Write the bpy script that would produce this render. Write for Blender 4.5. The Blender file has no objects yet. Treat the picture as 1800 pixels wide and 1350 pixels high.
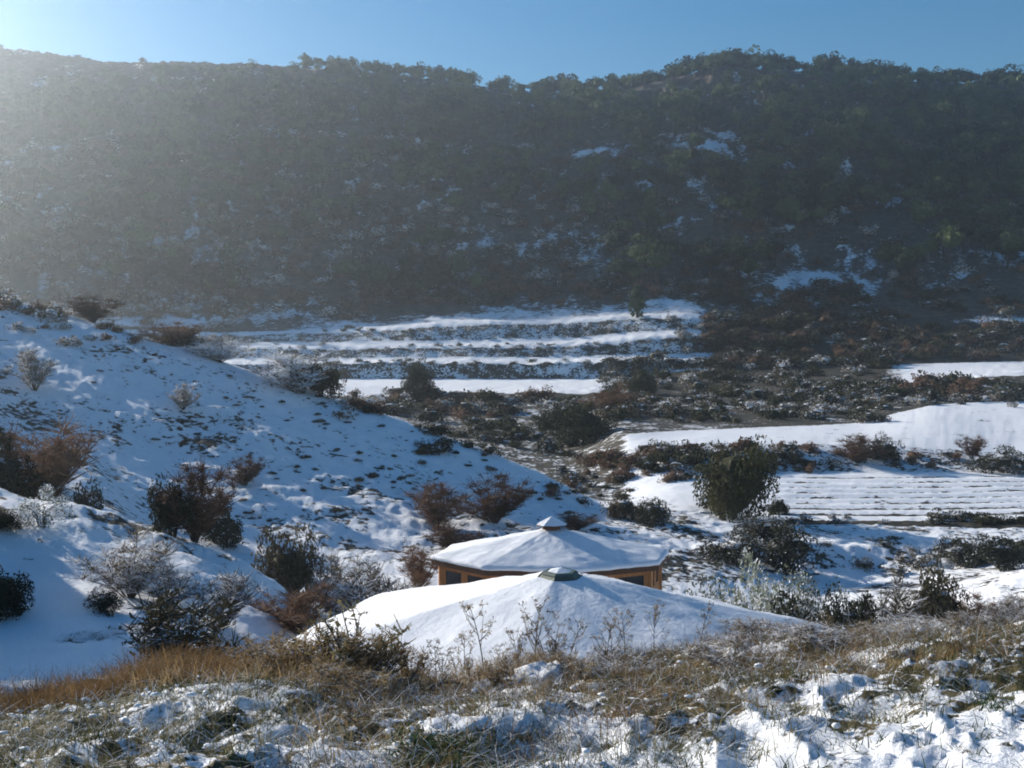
import bpy, math, time
import numpy as np
from mathutils import Vector, Matrix

T0 = time.time()
scn = bpy.context.scene
COL = scn.collection
R = math.radians

# ------------------------------------------------------------------ camera, sky, sun, exposure
FPX, HOR = 1930.0, 590.0            # focal length and horizon row of the photograph, in its pixels
cam_d = bpy.data.cameras.new("camera"); cam = bpy.data.objects.new("camera", cam_d); COL.objects.link(cam)
cam_d.sensor_width = 36.0; cam_d.lens = FPX / 1800 * 36
cam_d.clip_start = 0.05; cam_d.clip_end = 6000
cam.location = (0, 0, 0)
cam.rotation_euler = (R(90) - math.atan((675 - HOR) / FPX), 0, 0)
scn.camera = cam

SUN_EL, SUN_AZ = 19.0, -50.0        # azimuth from the view direction (+Y), negative to the left
world = bpy.data.worlds.new("World"); scn.world = world; world.use_nodes = True
wn = world.node_tree.nodes; wl = world.node_tree.links
bg = wn["Background"]; bg.inputs[1].default_value = 0.068
sky = wn.new("ShaderNodeTexSky"); sky.sky_type = 'NISHITA'; sky.sun_disc = False
sky.sun_elevation = R(SUN_EL); sky.sun_rotation = R(SUN_AZ)
sky.air_density = 1.0; sky.dust_density = 0.1; sky.ozone_density = 1.6; sky.altitude = 300
hsv = wn.new("ShaderNodeHueSaturation"); hsv.inputs["Saturation"].default_value = 1.42
wl.new(sky.outputs[0], hsv.inputs["Color"]); wl.new(hsv.outputs[0], bg.inputs[0])

sun_d = bpy.data.lights.new("sun", 'SUN'); sun = bpy.data.objects.new("sun", sun_d); COL.objects.link(sun)
sun_d.energy = 5.0; sun_d.angle = R(0.5); sun_d.color = (1.0, 0.92, 0.81)
sdir = Vector((math.sin(R(SUN_AZ)) * math.cos(R(SUN_EL)), math.cos(R(SUN_AZ)) * math.cos(R(SUN_EL)), math.sin(R(SUN_EL))))
sun.rotation_euler = sdir.to_track_quat('Z', 'Y').to_euler()

scn.view_settings.view_transform = 'Standard'; scn.view_settings.look = 'None'
scn.view_settings.gamma = 1.0; scn.view_settings.use_curve_mapping = False
scn.view_settings.exposure = 0.78
scn.cycles.use_denoising = True; scn.cycles.denoising_prefilter = 'ACCURATE'
scn.cycles.max_bounces = 5; scn.cycles.diffuse_bounces = 3; scn.cycles.transmission_bounces = 3
scn.cycles.volume_bounces = 1; scn.cycles.transparent_max_bounces = 4
scn.cycles.pixel_filter_type = 'BLACKMAN_HARRIS'; scn.cycles.filter_width = 1.9

rng = np.random.default_rng(11)

# ------------------------------------------------------------------ numeric helpers
def hash2(ix, iy, seed):
    h = (ix.astype(np.int64) * 374761393 + iy.astype(np.int64) * 668265263 + seed * 974711) & 0x7fffffff
    h = ((h ^ (h >> 13)) * 1274126177) & 0x7fffffff
    h = h ^ (h >> 16)
    return (h & 0xffff) / 65535.0

def vnoise(x, y, seed=0):
    ix = np.floor(x); iy = np.floor(y); fx = x - ix; fy = y - iy
    fx = fx * fx * fx * (fx * (fx * 6 - 15) + 10); fy = fy * fy * fy * (fy * (fy * 6 - 15) + 10)
    a = hash2(ix, iy, seed); b = hash2(ix + 1, iy, seed); c = hash2(ix, iy + 1, seed); d = hash2(ix + 1, iy + 1, seed)
    return (a * (1 - fx) + b * fx) * (1 - fy) + (c * (1 - fx) + d * fx) * fy

def fbm(x, y, seed=0, octv=3, gain=0.5):
    s = np.zeros_like(x, dtype=float); a = 1.0; n = 0.0
    for o in range(octv):
        xr = x * 0.8 + y * 0.6; yr = -x * 0.6 + y * 0.8
        s += a * (vnoise(x, y, seed + o * 17) * 2 - 1); n += a
        x, y = xr * 2.03 + 5.1, yr * 2.03 + 1.7; a *= gain
    return s / n

def pchip_slopes(X, Y):
    """X,Y: [K,N] -> monotone slopes [K,N]"""
    h = np.diff(X, axis=0); d = np.diff(Y, axis=0) / h
    m = np.zeros_like(Y)
    w1 = 2 * h[1:] + h[:-1]; w2 = h[1:] + 2 * h[:-1]
    ok = d[1:] * d[:-1] > 0
    den = np.where(ok, w1 / np.where(ok, d[:-1], 1) + w2 / np.where(ok, d[1:], 1), 1)
    m[1:-1] = np.where(ok, (w1 + w2) / den, 0)
    m[0] = d[0]; m[-1] = d[-1]
    return m

def hermite(t, h, y0, y1, m0, m1):
    t2 = t * t; t3 = t2 * t
    return (2*t3 - 3*t2 + 1) * y0 + (t3 - 2*t2 + t) * h * m0 + (-2*t3 + 3*t2) * y1 + (t3 - t2) * h * m1

def pinterp(xq, xs, ys):
    xs = np.array(xs, float)[:, None]; ys = np.array(ys, float)[:, None]
    m = pchip_slopes(xs, ys)[:, 0]; xs = xs[:, 0]; ys = ys[:, 0]
    q = np.clip(xq, xs[0], xs[-1]); i = np.clip(np.searchsorted(xs, q, side='right') - 1, 0, len(xs) - 2)
    h = xs[i + 1] - xs[i]; t = (q - xs[i]) / h
    return hermite(t, h, ys[i], ys[i + 1], m[i], m[i + 1])

# ------------------------------------------------------------------ terrain: feature lines across the valley
# every line: list of (column, kind, value, depth); kind 'p' = row where the photograph shows it, 'z' = height
def Lp(*pts): return pts
LINES = [
 Lp((-3000,'z',-1.9,-6.0),(3600,'z',-1.5,-6.0)),                                              # 0 behind the camera
]
LINES = [
 # 0 beside the camera
 Lp((-3000,'z',-1.75,.7),(3600,'z',-1.6,.7)),
 Lp((-3000,'z',-1.7,3.6),(0,'z',-1.72,3.6),(900,'z',-1.78,3.6),(1800,'z',-1.62,3.6),(3600,'z',-1.3,3.6)),
 # 2 crest of the near bank
 Lp((-3000,'p',1330,6.2),(-600,'p',1290,6.2),(0,'p',1262,6.4),(150,'p',1235,6.6),(300,'p',1212,6.8),(450,'p',1222,6.8),(650,'p',1236,6.9),(900,'p',1195,7.3),(1050,'p',1180,7.6),(1200,'p',1165,7.8),(1350,'p',1150,8.0),(1500,'p',1136,8.3),(1650,'p',1122,8.5),(1800,'p',1112,8.6),(2700,'p',1080,8.6),(3600,'p',1060,8.6)),
 # 3 foot of the bank
 Lp((-3000,'z',-2.5,12),(-600,'z',-3.2,12),(0,'p',1205,12.8),(250,'p',1195,12.4),(400,'z',-4.7,12.0),(600,'z',-5.7,11.6),(985,'z',-6.0,11.4),(1500,'z',-5.8,11.8),(1800,'z',-5.0,12),(3600,'z',-3.5,12)),
 # 4 rear of the lower level; unseen left part raised to shade it
 Lp((-3000,'z',3,17),(-700,'z',-.9,17),(-200,'z',-3.6,17),(0,'p',1118,17),(250,'p',1108,17.5),(420,'z',-5.2,18.4),(600,'z',-6.1,19),(985,'z',-6.5,20),(1500,'z',-6.4,20),(1800,'z',-5.6,20),(3600,'z',-4,20)),
 # 5 crest of the knoll; out of view at left, raised to cast shade
 Lp((-3000,'z',8.5,25),(-900,'z',5.0,25),(-350,'z',.2,25),(-100,'p',820,25),(0,'p',868,25),(100,'p',882,25),(200,'p',905,24.6),(300,'p',938,24),(400,'p',985,23.5),(500,'p',1045,23),(620,'z',-6.6,24),(985,'z',-8.0,26),(1500,'z',-7.6,26),(1800,'z',-7.0,26),(3600,'z',-4,26)),
 # 6 hollow behind the knoll
 Lp((-3000,'z',5.5,31),(-900,'z',1.0,31),(0,'z',-5.2,31),(300,'z',-6.9,31.5),(600,'z',-8.4,32),(985,'z',-9.0,32),(1500,'z',-8.8,33),(1700,'p',1060,33),(1800,'p',1020,35),(2400,'z',-7.2,36),(3600,'z',-5,36)),
 # 7 foot of the big slope / foot of the field bank; unseen left end raised to add shade
 Lp((-3000,'z',9,40),(-900,'z',5,40),(-300,'z',-1.6,40),(0,'z',-4.9,40),(150,'p',860,41),(300,'p',945,42),(450,'p',990,42),(600,'p',1005,42),(985,'z',-9.1,42.5),(1200,'p',1005,44),(1350,'p',1015,47),(1500,'p',1012,50),(1700,'p',1000,49.5),(1800,'p',994,49),(2700,'z',-9.6,50),(3600,'z',-8,50)),
 # 8 lower slope / front of the first strip; unseen left end raised likewise for shade
 Lp((-3000,'z',12,49),(-900,'z',7,49),(-300,'z',1.0,49),(0,'p',745,50),(150,'p',795,50),(300,'p',842,50),(450,'p',870,50),(600,'p',890,50),(750,'p',918,50),(985,'p',945,50),(1200,'p',955,51),(1350,'p',958,52.5),(1500,'p',957,53),(1650,'p',962,52.5),(1800,'p',960,53),(2700,'z',-9.2,53),(3600,'z',-8,53)),
 # 9 middle slope / rear of the strip; unseen left end raised too, for shade
 Lp((-3000,'z',14,60),(-900,'z',10,60),(-300,'z',3.4,60),(0,'p',625,61),(150,'p',660,60.5),(300,'p',700,60),(450,'p',745,59),(600,'p',790,58.5),(750,'p',845,57.5),(900,'p',895,56.5),(985,'p',915,56),(1200,'p',912,58),(1350,'p',925,58),(1500,'p',926,58),(1800,'p',926,58),(2700,'z',-9.2,58),(3600,'z',-8,58)),
 # 10 ridge of the big slope / front of the striped field
 Lp((-3000,'z',13,78),(-900,'z',8.3,78),(-300,'p',470,77),(0,'p',524,75),(80,'p',540,74),(150,'p',562,73),(300,'p',606,71),(450,'p',655,69),(600,'p',704,67.5),(750,'p',756,65.5),(900,'p',814,63.5),(985,'p',855,62.5),(1060,'p',896,61.8),(1200,'p',893,61),(1350,'p',915,60.5),(1500,'p',916,60.5),(1800,'p',914,60.5),(2700,'z',-8.8,60.5),(3600,'z',-7.6,60.5)),
 # 11 behind the ridge / rear of the striped field
 Lp((-3000,'z',9,98),(-900,'z',2,98),(0,'z',-4,94),(600,'z',-8.6,86),(900,'z',-10.8,78),(1050,'p',870,75),(1200,'p',850,74),(1350,'p',834,79),(1500,'p',832,80),(1800,'p',832,80),(2700,'z',-9.6,80),(3600,'z',-8.2,80)),
 # 12 front of the upper field
 Lp((-3000,'z',3,122),(-900,'z',-1,122),(0,'z',-6.5,120),(600,'z',-9.2,113),(800,'z',-9.9,104),(985,'p',800,96),(1120,'p',781,88),(1350,'p',777,87),(1500,'p',780,87),(1650,'p',786,87),(1800,'p',794,87),(2700,'z',-8.4,87),(3600,'z',-7.4,87)),
 # 13 rear of the upper field
 Lp((-3000,'z',2,140),(-900,'z',-2,138),(0,'z',-6.5,136),(600,'z',-8.6,134),(800,'p',735,130),(985,'p',742,124),(1110,'p',765,92.5),(1200,'p',759,97),(1350,'p',752,101),(1500,'p',745,106),(1600,'p',722,117),(1650,'p',712,122),(1800,'p',706,128),(2700,'z',-7.4,128),(3600,'z',-6,128)),
 # 14 front of the middle field
 Lp((-3000,'z',2,158),(-900,'z',-2,156),(0,'z',-6,154),(600,'p',694,152),(985,'p',692,152),(1090,'p',690,155),(1200,'p',690,160),(1500,'p',676,165),(1650,'p',669,166),(1800,'p',662,168),(2700,'z',-6,168),(3600,'z',-5,168)),
 # 15 rear of the middle field
 Lp((-3000,'z',3,200),(-900,'z',-1,200),(0,'z',-5.4,198),(600,'p',666,196),(985,'p',666,196),(1100,'p',664,194),(1200,'p',650,194),(1500,'p',642,198),(1800,'p',634,200),(2700,'z',-3.5,200),(3600,'z',-1,200)),
 # 16..21 three terraces
 Lp((-3000,'z',4,204),(-900,'z',0,204),(0,'z',-3.8,202),(450,'p',640,200),(600,'p',636,199.5),(985,'p',635,199.5),(1200,'p',632,199),(1300,'p',632,202),(1800,'p',618,206),(3600,'z',2,206)),
 Lp((-3000,'z',5,212),(-900,'z',1,212),(0,'p',622,211),(450,'p',632,207),(600,'p',628,207),(985,'p',627,207),(1200,'p',623,207),(1300,'p',620,209),(1800,'p',604,212),(3600,'z',4,212)),
 Lp((-3000,'z',7,216),(-900,'z',3,216),(0,'p',606,215),(450,'p',611,212.5),(600,'p',608,212.5),(985,'p',606,212.5),(1200,'p',590,212.5),(1300,'p',602,214),(1800,'p',590,216),(3600,'z',5,216)),
 Lp((-3000,'z',8,224),(-900,'z',4,224),(0,'p',592,223),(450,'p',605,218),(600,'p',601,218),(985,'p',597,218),(1200,'p',583,218),(1300,'p',588,222),(1800,'p',578,224),(3600,'z',7,224)),
 Lp((-3000,'z',10,229),(-900,'z',6,229),(0,'p',576,228),(450,'p',588,226),(600,'p',582,226),(850,'p',566,226),(985,'p',565,226),(1200,'p',556,226),(1300,'p',572,226),(1800,'p',562,228),(3600,'z',9,228)),
 Lp((-3000,'z',11,237),(-900,'z',7,237),(0,'p',563,237),(450,'p',583,232),(600,'p',576,232),(850,'p',560,232),(985,'p',559,232),(1200,'p',548,232),(1300,'p',558,236),(1800,'p',552,236),(3600,'z',11,236)),
 # 22 foot of the far hill
 Lp((-3000,'z',16,250),(-900,'z',13,250),(0,'p',520,250),(600,'p',540,250),(985,'p',525,250),(1300,'p',520,250),(1800,'p',515,250),(3600,'z',16,250)),
 # 23, 24 hillside
 Lp((-3000,'z',50,310),(-900,'z',45,310),(0,'p',370,310),(600,'p',400,310),(985,'p',395,310),(1300,'p',385,310),(1800,'p',390,310),(3600,'z',40,310)),
 Lp((-3000,'z',50,380),(-900,'z',55,380),(0,'p',215,380),(600,'p',235,380),(985,'p',255,380),(1300,'p',230,380),(1800,'p',245,380),(3600,'z',70,380)),
 # 25 skyline; unseen part at left shaped low so sunlight reaches the terraces
 Lp((-3000,'z',60,450),(-900,'z',66,450),(-300,'p',210,450),(-120,'p',110,450),(-40,'p',84,450),(0,'p',91,450),(100,'p',107,450),(200,'p',117,450),(400,'p',125,450),(560,'p',131,450),(700,'p',145,450),(800,'p',155,450),(870,'p',164,450),(950,'p',174,450),(1050,'p',168,450),(1130,'p',163,450),(1200,'p',145,450),(1280,'p',130,450),(1400,'p',135,450),(1550,'p',147,450),(1650,'p',156,450),(1800,'p',160,450),(2400,'p',190,450),(3600,'z',70,450)),
 # 26, 27 far side of the hill
 Lp((-3000,'z',50,540),(-600,'z',60,540),(0,'z',100,540),(900,'z',92,540),(1800,'z',88,540),(3600,'z',62,540)),
 Lp((-3000,'z',60,900),(3600,'z',45,900)),
]
NL = len(LINES)

def line_tables(px):
    D = np.zeros((NL, len(px))); Z = np.zeros((NL, len(px)))
    for k, L in enumerate(LINES):
        xs = [p[0] for p in L]; ds = [p[3] for p in L]
        zs = [(-(p[2] - HOR) / FPX * p[3]) if p[1] == 'p' else p[2] for p in L]
        D[k] = pinterp(px, xs, ds); Z[k] = pinterp(px, xs, zs)
    return D, Z

# depth-dependent noise amplitudes at the line indices
A1 = [.05,.065,.065,.05,.02,.07,.05,.06,.07,.07,.04,.02,.03,.02,.03,.02,.05,.03,.05,.03,.05,.03,.1,.1,.1,.1,.1,.1]       # ~0.35 m lumps
A2 = [.10,.15,.16,.15,.05,.26,.15,.20,.20,.22,.10,.10,.14,.10,.25,.06,.35,.10,.35,.10,.35,.20,.8,1.2,1.2,1.2,1,1]      # ~2.5 m
A3 = [0,0,0,0,.1,.3,.2,.4,.25,.4,.12,.15,.15,.15,.5,.05,.9,.8,.9,.8,1.0,1.0,2.5,7,7,1.0,2,3]                            # ~25 m
A1 = np.array(A1); A2 = np.array(A2); A3 = np.array(A3)

def relief(x, y, kf):
    idx = np.arange(NL)
    a1 = np.interp(kf, idx, A1); a2 = np.interp(kf, idx, A2); a3 = np.interp(kf, idx, A3)
    n1 = fbm(x / .33, y / .33, 3, 3)
    # crest-like lumps near the camera, where snow lies over tussocks
    n1 = np.where(kf < 4, 1 - 2.2 * np.abs(n1), n1)
    px = 900 + FPX * x / np.maximum(y, .3)
    # the fields to the right stay level; the slope on the left does not
    flat = np.interp(px, [1050, 1300], [1, .35]); a2 = np.where((kf > 8) & (kf < 13.2), a2 * flat, a2)
    z = a1 * n1 + a2 * fbm(x / 1.6 + 7, y / 1.3, 5, 3) + a3 * fbm(x / 26, y / 30 + 3, 9, 3)
    # furrows of the striped field and the upper field
    fur = np.clip(1 - np.abs(kf - 10.5) / .5, 0, 1) ** .5 * np.clip((px - 1330) / 60, 0, 1)
    z += np.where((kf > 10) & (kf < 11), .10 * fur * np.cos(2 * np.pi * (y + .3 * np.sin(x / 9)) / 2.2), 0)
    return z

def ground(x, y, want_k=False):
    x = np.atleast_1d(np.asarray(x, float)); y = np.atleast_1d(np.asarray(y, float))
    yy = np.maximum(y, .3); px = 900 + FPX * x / yy
    D, Z = line_tables(px)
    M = pchip_slopes(D, Z)
    i = np.clip((yy[None, :] >= D).sum(0) - 1, 0, NL - 2); c = np.arange(len(x))
    h = D[i + 1, c] - D[i, c]; t = np.clip((yy - D[i, c]) / h, 0, 1)
    z = hermite(t, h, Z[i, c], Z[i + 1, c], M[i, c], M[i + 1, c])
    kf = i + t
    z = z + relief(x, y, kf)
    return (z, kf) if want_k else z

def hz(x, y): return float(ground([x], [y])[0])

_DS = np.exp(np.linspace(math.log(2.5), math.log(449), 900))
_cache = {}
def spot(px, py):
    """first ground point met by looking at (px, py) of the photograph -> x, y, z"""
    key = int(px // 6)
    if key not in _cache:
        _cache[key] = HOR - FPX * ground((px - 900) / FPX * _DS, _DS) / _DS
    rows = _cache[key]
    j = int(np.argmax(rows <= py)) if (rows <= py).any() else len(_DS) - 1
    d = _DS[j]; x = (px - 900) / FPX * d
    return x, d, hz(x, d)

# ------------------------------------------------------------------ mesh helpers
def make_mesh(name, V, F, mats, midx=None, smooth=False):
    V = np.asarray(V, np.float32); F = np.asarray(F, np.int32)
    me = bpy.data.meshes.new(name)
    n, w = F.shape
    me.vertices.add(len(V)); me.vertices.foreach_set("co", V.ravel())
    me.loops.add(n * w); me.loops.foreach_set("vertex_index", F.ravel())
    me.polygons.add(n); me.polygons.foreach_set("loop_start", np.arange(0, n * w, w, dtype=np.int32))
    if midx is not None: me.polygons.foreach_set("material_index", np.asarray(midx, np.int32))
    me.polygons.foreach_set("use_smooth", np.full(n, smooth, dtype=bool))
    for m in (mats if isinstance(mats, (list, tuple)) else [mats]): me.materials.append(m)
    me.update(calc_edges=True); me.validate()
    return me

def link(name, me, parent=None, label=None, cat=None, group=None, kind=None, loc=None, rz=0, sc=None):
    o = bpy.data.objects.new(name, me); COL.objects.link(o)
    if parent: o.parent = parent
    if label: o["label"] = label
    if cat: o["category"] = cat
    if group: o["group"] = group
    if kind: o["kind"] = kind
    if loc is not None: o.location = loc
    o.rotation_euler = (0, 0, rz)
    if sc is not None: o.scale = sc if hasattr(sc, '__len__') else (sc, sc, sc)
    return o

class Geo:
    """collects quads (triangles repeat their last corner) with a material index"""
    def __init__(s): s.V = []; s.F = []; s.M = []; s.n = 0
    def add(s, V, F, m=0):
        V = np.asarray(V, float).reshape(-1, 3); F = np.asarray(F, int)
        s.V.append(V); s.F.append(F + s.n); s.M.append(np.full(len(F), m)); s.n += len(V)
    def arrays(s): return np.concatenate(s.V), np.concatenate(s.F), np.concatenate(s.M)
    def mesh(s, name, mats, smooth=False):
        V, F, M = s.arrays(); return make_mesh(name, V, F, mats, M, smooth)

def box_vf(cx, cy, cz, sx, sy, sz, rz=0):
    V = np.array([(a * sx / 2, b * sy / 2, c * sz / 2) for c in (-1, 1) for b in (-1, 1) for a in (-1, 1)])
    c, s_ = math.cos(rz), math.sin(rz)
    V = np.stack([V[:, 0] * c - V[:, 1] * s_ + cx, V[:, 0] * s_ + V[:, 1] * c + cy, V[:, 2] + cz], 1)
    F = [(0,2,3,1),(4,5,7,6),(0,1,5,4),(2,6,7,3),(0,4,6,2),(1,3,7,5)]
    return V, F

def tube_vf(pts, rad, sides=5):
    pts = np.asarray(pts, float); n = len(pts); rad = np.broadcast_to(rad, (n,))
    d = np.gradient(pts, axis=0); d /= np.linalg.norm(d, axis=1)[:, None] + 1e-9
    ref = np.where(np.abs(d[:, 2:3]) > .9, [[1., 0, 0]], [[0, 0, 1.]])
    a = np.cross(d, ref); a /= np.linalg.norm(a, axis=1)[:, None] + 1e-9; b = np.cross(d, a)
    th = np.arange(sides) / sides * 2 * np.pi
    V = pts[:, None] + rad[:, None, None] * (a[:, None] * np.cos(th)[None, :, None] + b[:, None] * np.sin(th)[None, :, None])
    F = []
    for i in range(n - 1):
        for j in range(sides):
            k = (j + 1) % sides
            F.append((i * sides + j, i * sides + k, (i + 1) * sides + k, (i + 1) * sides + j))
    return V.reshape(-1, 3), F

def unit(r, n):
    v = r.normal(size=(n, 3)); return v / np.linalg.norm(v, axis=1)[:, None]

def leaf_quads(P, r, size, aspect=1.0, flat=0.0):
    """one small quad per point P"""
    n = len(P); u = unit(r, n); u[:, 2] *= (1 - flat); u /= np.linalg.norm(u, axis=1)[:, None]
    w = np.cross(u, unit(r, n)); w /= np.linalg.norm(w, axis=1)[:, None] + 1e-9
    s = size * r.uniform(.6, 1.35, n)[:, None]
    V = np.stack([P - u * s * aspect, P + w * s * .5, P + u * s * aspect, P - w * s * .5], 1)
    return V.reshape(-1, 3), np.arange(n * 4).reshape(-1, 4)

def icos(sub=1):
    import bmesh
    bm = bmesh.new(); bmesh.ops.create_icosphere(bm, subdivisions=sub, radius=1)
    V = np.array([v.co[:] for v in bm.verts]); F = np.array([[v.index for v in f.verts] for f in bm.faces]); bm.free()
    return V, F

# ------------------------------------------------------------------ materials
def new_mat(name):
    m = bpy.data.materials.new(name); m.use_nodes = True
    nt = m.node_tree; p = nt.nodes["Principled BSDF"]
    p.inputs["Specular IOR Level"].default_value = .2
    return m, nt, p

def ramp(nt, fac, stops, interp='LINEAR'):
    n = nt.nodes.new("ShaderNodeValToRGB"); n.color_ramp.interpolation = interp
    e = n.color_ramp.elements
    while len(e) < len(stops): e.new(.5)
    for i, (p, c) in enumerate(stops): e[i].position = p; e[i].color = (*c, 1)
    if fac is not None: nt.links.new(fac, n.inputs[0])
    return n.outputs[0]

def noise(nt, scale, detail=3, rough=.55, vec=None, dist=0):
    n = nt.nodes.new("ShaderNodeTexNoise"); n.inputs["Scale"].default_value = scale
    n.inputs["Detail"].default_value = detail; n.inputs["Roughness"].default_value = rough; n.inputs["Distortion"].default_value = dist
    if vec is not None: nt.links.new(vec, n.inputs["Vector"])
    return n.outputs[0]

def math_n(nt, op, a, b=None, c=None, clamp=False):
    n = nt.nodes.new("ShaderNodeMath"); n.operation = op; n.use_clamp = clamp
    for i, v in enumerate((a, b, c)):
        if v is None: continue
        if isinstance(v, (int, float)): n.inputs[i].default_value = v
        else: nt.links.new(v, n.inputs[i])
    return n.outputs[0]

def mix_n(nt, f, a, b):
    n = nt.nodes.new("ShaderNodeMix"); n.data_type = 'RGBA'
    if isinstance(f, (int, float)): n.inputs[0].default_value = f
    else: nt.links.new(f, n.inputs[0])
    for i, v in ((6, a), (7, b)):
        if isinstance(v, tuple): n.inputs[i].default_value = (*v, 1)
        else: nt.links.new(v, n.inputs[i])
    return n.outputs[2]

def bump(nt, p, h, dist, strength=.6):
    b = nt.nodes.new("ShaderNodeBump"); b.inputs["Distance"].default_value = dist; b.inputs["Strength"].default_value = strength
    nt.links.new(h, b.inputs["Height"]); nt.links.new(b.outputs[0], p.inputs["Normal"])

SNOW = (.84, .86, .90)

def ground_material(name, fine, soil_a, soil_b, soil_c, grain, sharp=22):
    """snow cover breaks up over soil where the 'cover' attribute is low"""
    m, nt, p = new_mat(name)
    tc = nt.nodes.new("ShaderNodeTexCoord").outputs["Object"]
    at = nt.nodes.new("ShaderNodeAttribute"); at.attribute_name = "cover"
    n1 = noise(nt, fine, 5, .62, tc); n2 = noise(nt, fine * .22, 3, .5, tc)
    nn = math_n(nt, 'ADD', math_n(nt, 'MULTIPLY', n1, .65), math_n(nt, 'MULTIPLY', n2, .35))
    # cover 0..1 against noise 0.25..0.75
    f = math_n(nt, 'SUBTRACT', math_n(nt, 'MULTIPLY_ADD', at.outputs["Fac"], .56, .22), nn)
    f = math_n(nt, 'MULTIPLY_ADD', f, sharp, .5, clamp=True)
    soil = ramp(nt, noise(nt, fine * .6, 4, .6, tc), [(.32, soil_a), (.5, soil_b), (.68, soil_c)])
    sn = ramp(nt, noise(nt, fine * .35, 4, .6, tc), [(.3, tuple(c * .93 for c in SNOW)), (.7, SNOW)])
    nt.links.new(mix_n(nt, f, soil, sn), p.inputs["Base Color"])
    p.inputs["Roughness"].default_value = .75
    hgt = math_n(nt, 'ADD', math_n(nt, 'MULTIPLY', noise(nt, grain, 4, .65, tc), .5), math_n(nt, 'MULTIPLY', f, .6))
    bump(nt, p, hgt, .25 / fine, .7)
    return m

M = {}
M['near'] = ground_material("snowy_turf", 9.0, (.030, .038, .016), (.075, .062, .030), (.16, .115, .05), 55)
M['slope'] = ground_material("snowy_scrub_slope", 2.6, (.020, .025, .016), (.042, .037, .025), (.080, .062, .040), 9)
M['field'] = ground_material("snowy_field", 1.6, (.050, .040, .028), (.075, .060, .040), (.10, .085, .055), 7)
M['hill'] = ground_material("wooded_hill_floor", .8, (.034, .034, .024), (.085, .066, .050), (.15, .11, .08), 2, 9)

def snow_material(name, sc=14, d=.02):
    m, nt, p = new_mat(name)
    tc = nt.nodes.new("ShaderNodeTexCoord").outputs["Object"]
    nt.links.new(ramp(nt, noise(nt, sc * .3, 4, .6, tc), [(.3, tuple(c * .94 for c in SNOW)), (.7, SNOW)]), p.inputs["Base Color"])
    p.inputs["Roughness"].default_value = .7
    bump(nt, p, noise(nt, sc, 4, .6, tc), d, .6)
    return m
M['snow'] = snow_material("snow")

def foliage_material(name, c1, c2, c3, scale, transl=.25, snow=0.0, snow_scale=2.0):
    m, nt, p = new_mat(name)
    tc = nt.nodes.new("ShaderNodeTexCoord").outputs["Object"]
    oi = nt.nodes.new("ShaderNodeObjectInfo").outputs["Random"]
    n = math_n(nt, 'ADD', noise(nt, scale, 3, .6, tc), math_n(nt, 'MULTIPLY_ADD', oi, .44, -.22))
    col = ramp(nt, n, [(.3, c1), (.5, c2), (.7, c3)])
    if snow > 0:
        g = nt.nodes.new("ShaderNodeNewGeometry"); sp = nt.nodes.new("ShaderNodeSeparateXYZ"); nt.links.new(g.outputs["Normal"], sp.inputs[0])
        up = math_n(nt, 'ABSOLUTE', sp.outputs[2])
        s = math_n(nt, 'MULTIPLY_ADD', math_n(nt, 'ADD', up, math_n(nt, 'SUBTRACT', noise(nt, snow_scale, 3, .6, tc), 1.5 - snow)), 8, .5, clamp=True)
        col = mix_n(nt, s, col, SNOW)
    nt.links.new(col, p.inputs["Base Color"]); p.inputs["Roughness"].default_value = .8
    if transl:
        t = nt.nodes.new("ShaderNodeBsdfTranslucent"); nt.links.new(col, t.inputs[0])
        mx = nt.nodes.new("ShaderNodeMixShader"); mx.inputs[0].default_value = transl
        nt.links.new(p.outputs[0], mx.inputs[1]); nt.links.new(t.outputs[0], mx.inputs[2])
        nt.links.new(mx.outputs[0], nt.nodes["Material Output"].inputs[0])
    return m

M['pine'] = foliage_material("pine_needles", (.010, .022, .008), (.032, .056, .020), (.105, .14, .05), .25, .22)
M['oak'] = foliage_material("evergreen_oak_leaves", (.014, .020, .009), (.030, .036, .015), (.070, .066, .028), .9, .2)
M['scrub'] = foliage_material("dark_scrub_leaves", (.020, .025, .015), (.050, .048, .028), (.10, .082, .05), .8, .2, .12, 1.2)
M['russet'] = foliage_material("russet_twigs", (.065, .038, .026), (.135, .078, .050), (.22, .135, .085), .9, .2, .0, 1.2)
M['tan'] = foliage_material("tan_twigs", (.060, .048, .028), (.12, .092, .050), (.20, .15, .085), .9, .25, .42, 1.2)
M['frost'] = foliage_material("frosted_olive_leaves", (.050, .060, .038), (.12, .135, .090), (.26, .28, .20), 1.6, .25, .62, 2.4)
M['bark'] = foliage_material("bark", (.030, .024, .018), (.055, .044, .034), (.09, .075, .06), 6, 0)
M['straw'] = foliage_material("straw", (.14, .085, .036), (.29, .18, .085), (.46, .35, .20), 2.6, .4)
M['olive'] = foliage_material("olive_grass", (.045, .048, .020), (.13, .115, .05), (.26, .215, .11), 2.5, .3, .2, 5)
M['weed'] = foliage_material("dry_weed", (.085, .055, .028), (.20, .14, .07), (.36, .27, .14), 3, .35, .08, 9)
M['green'] = foliage_material("low_green_leaves", (.018, .034, .012), (.040, .070, .022), (.09, .13, .045), 5, .3)

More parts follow.
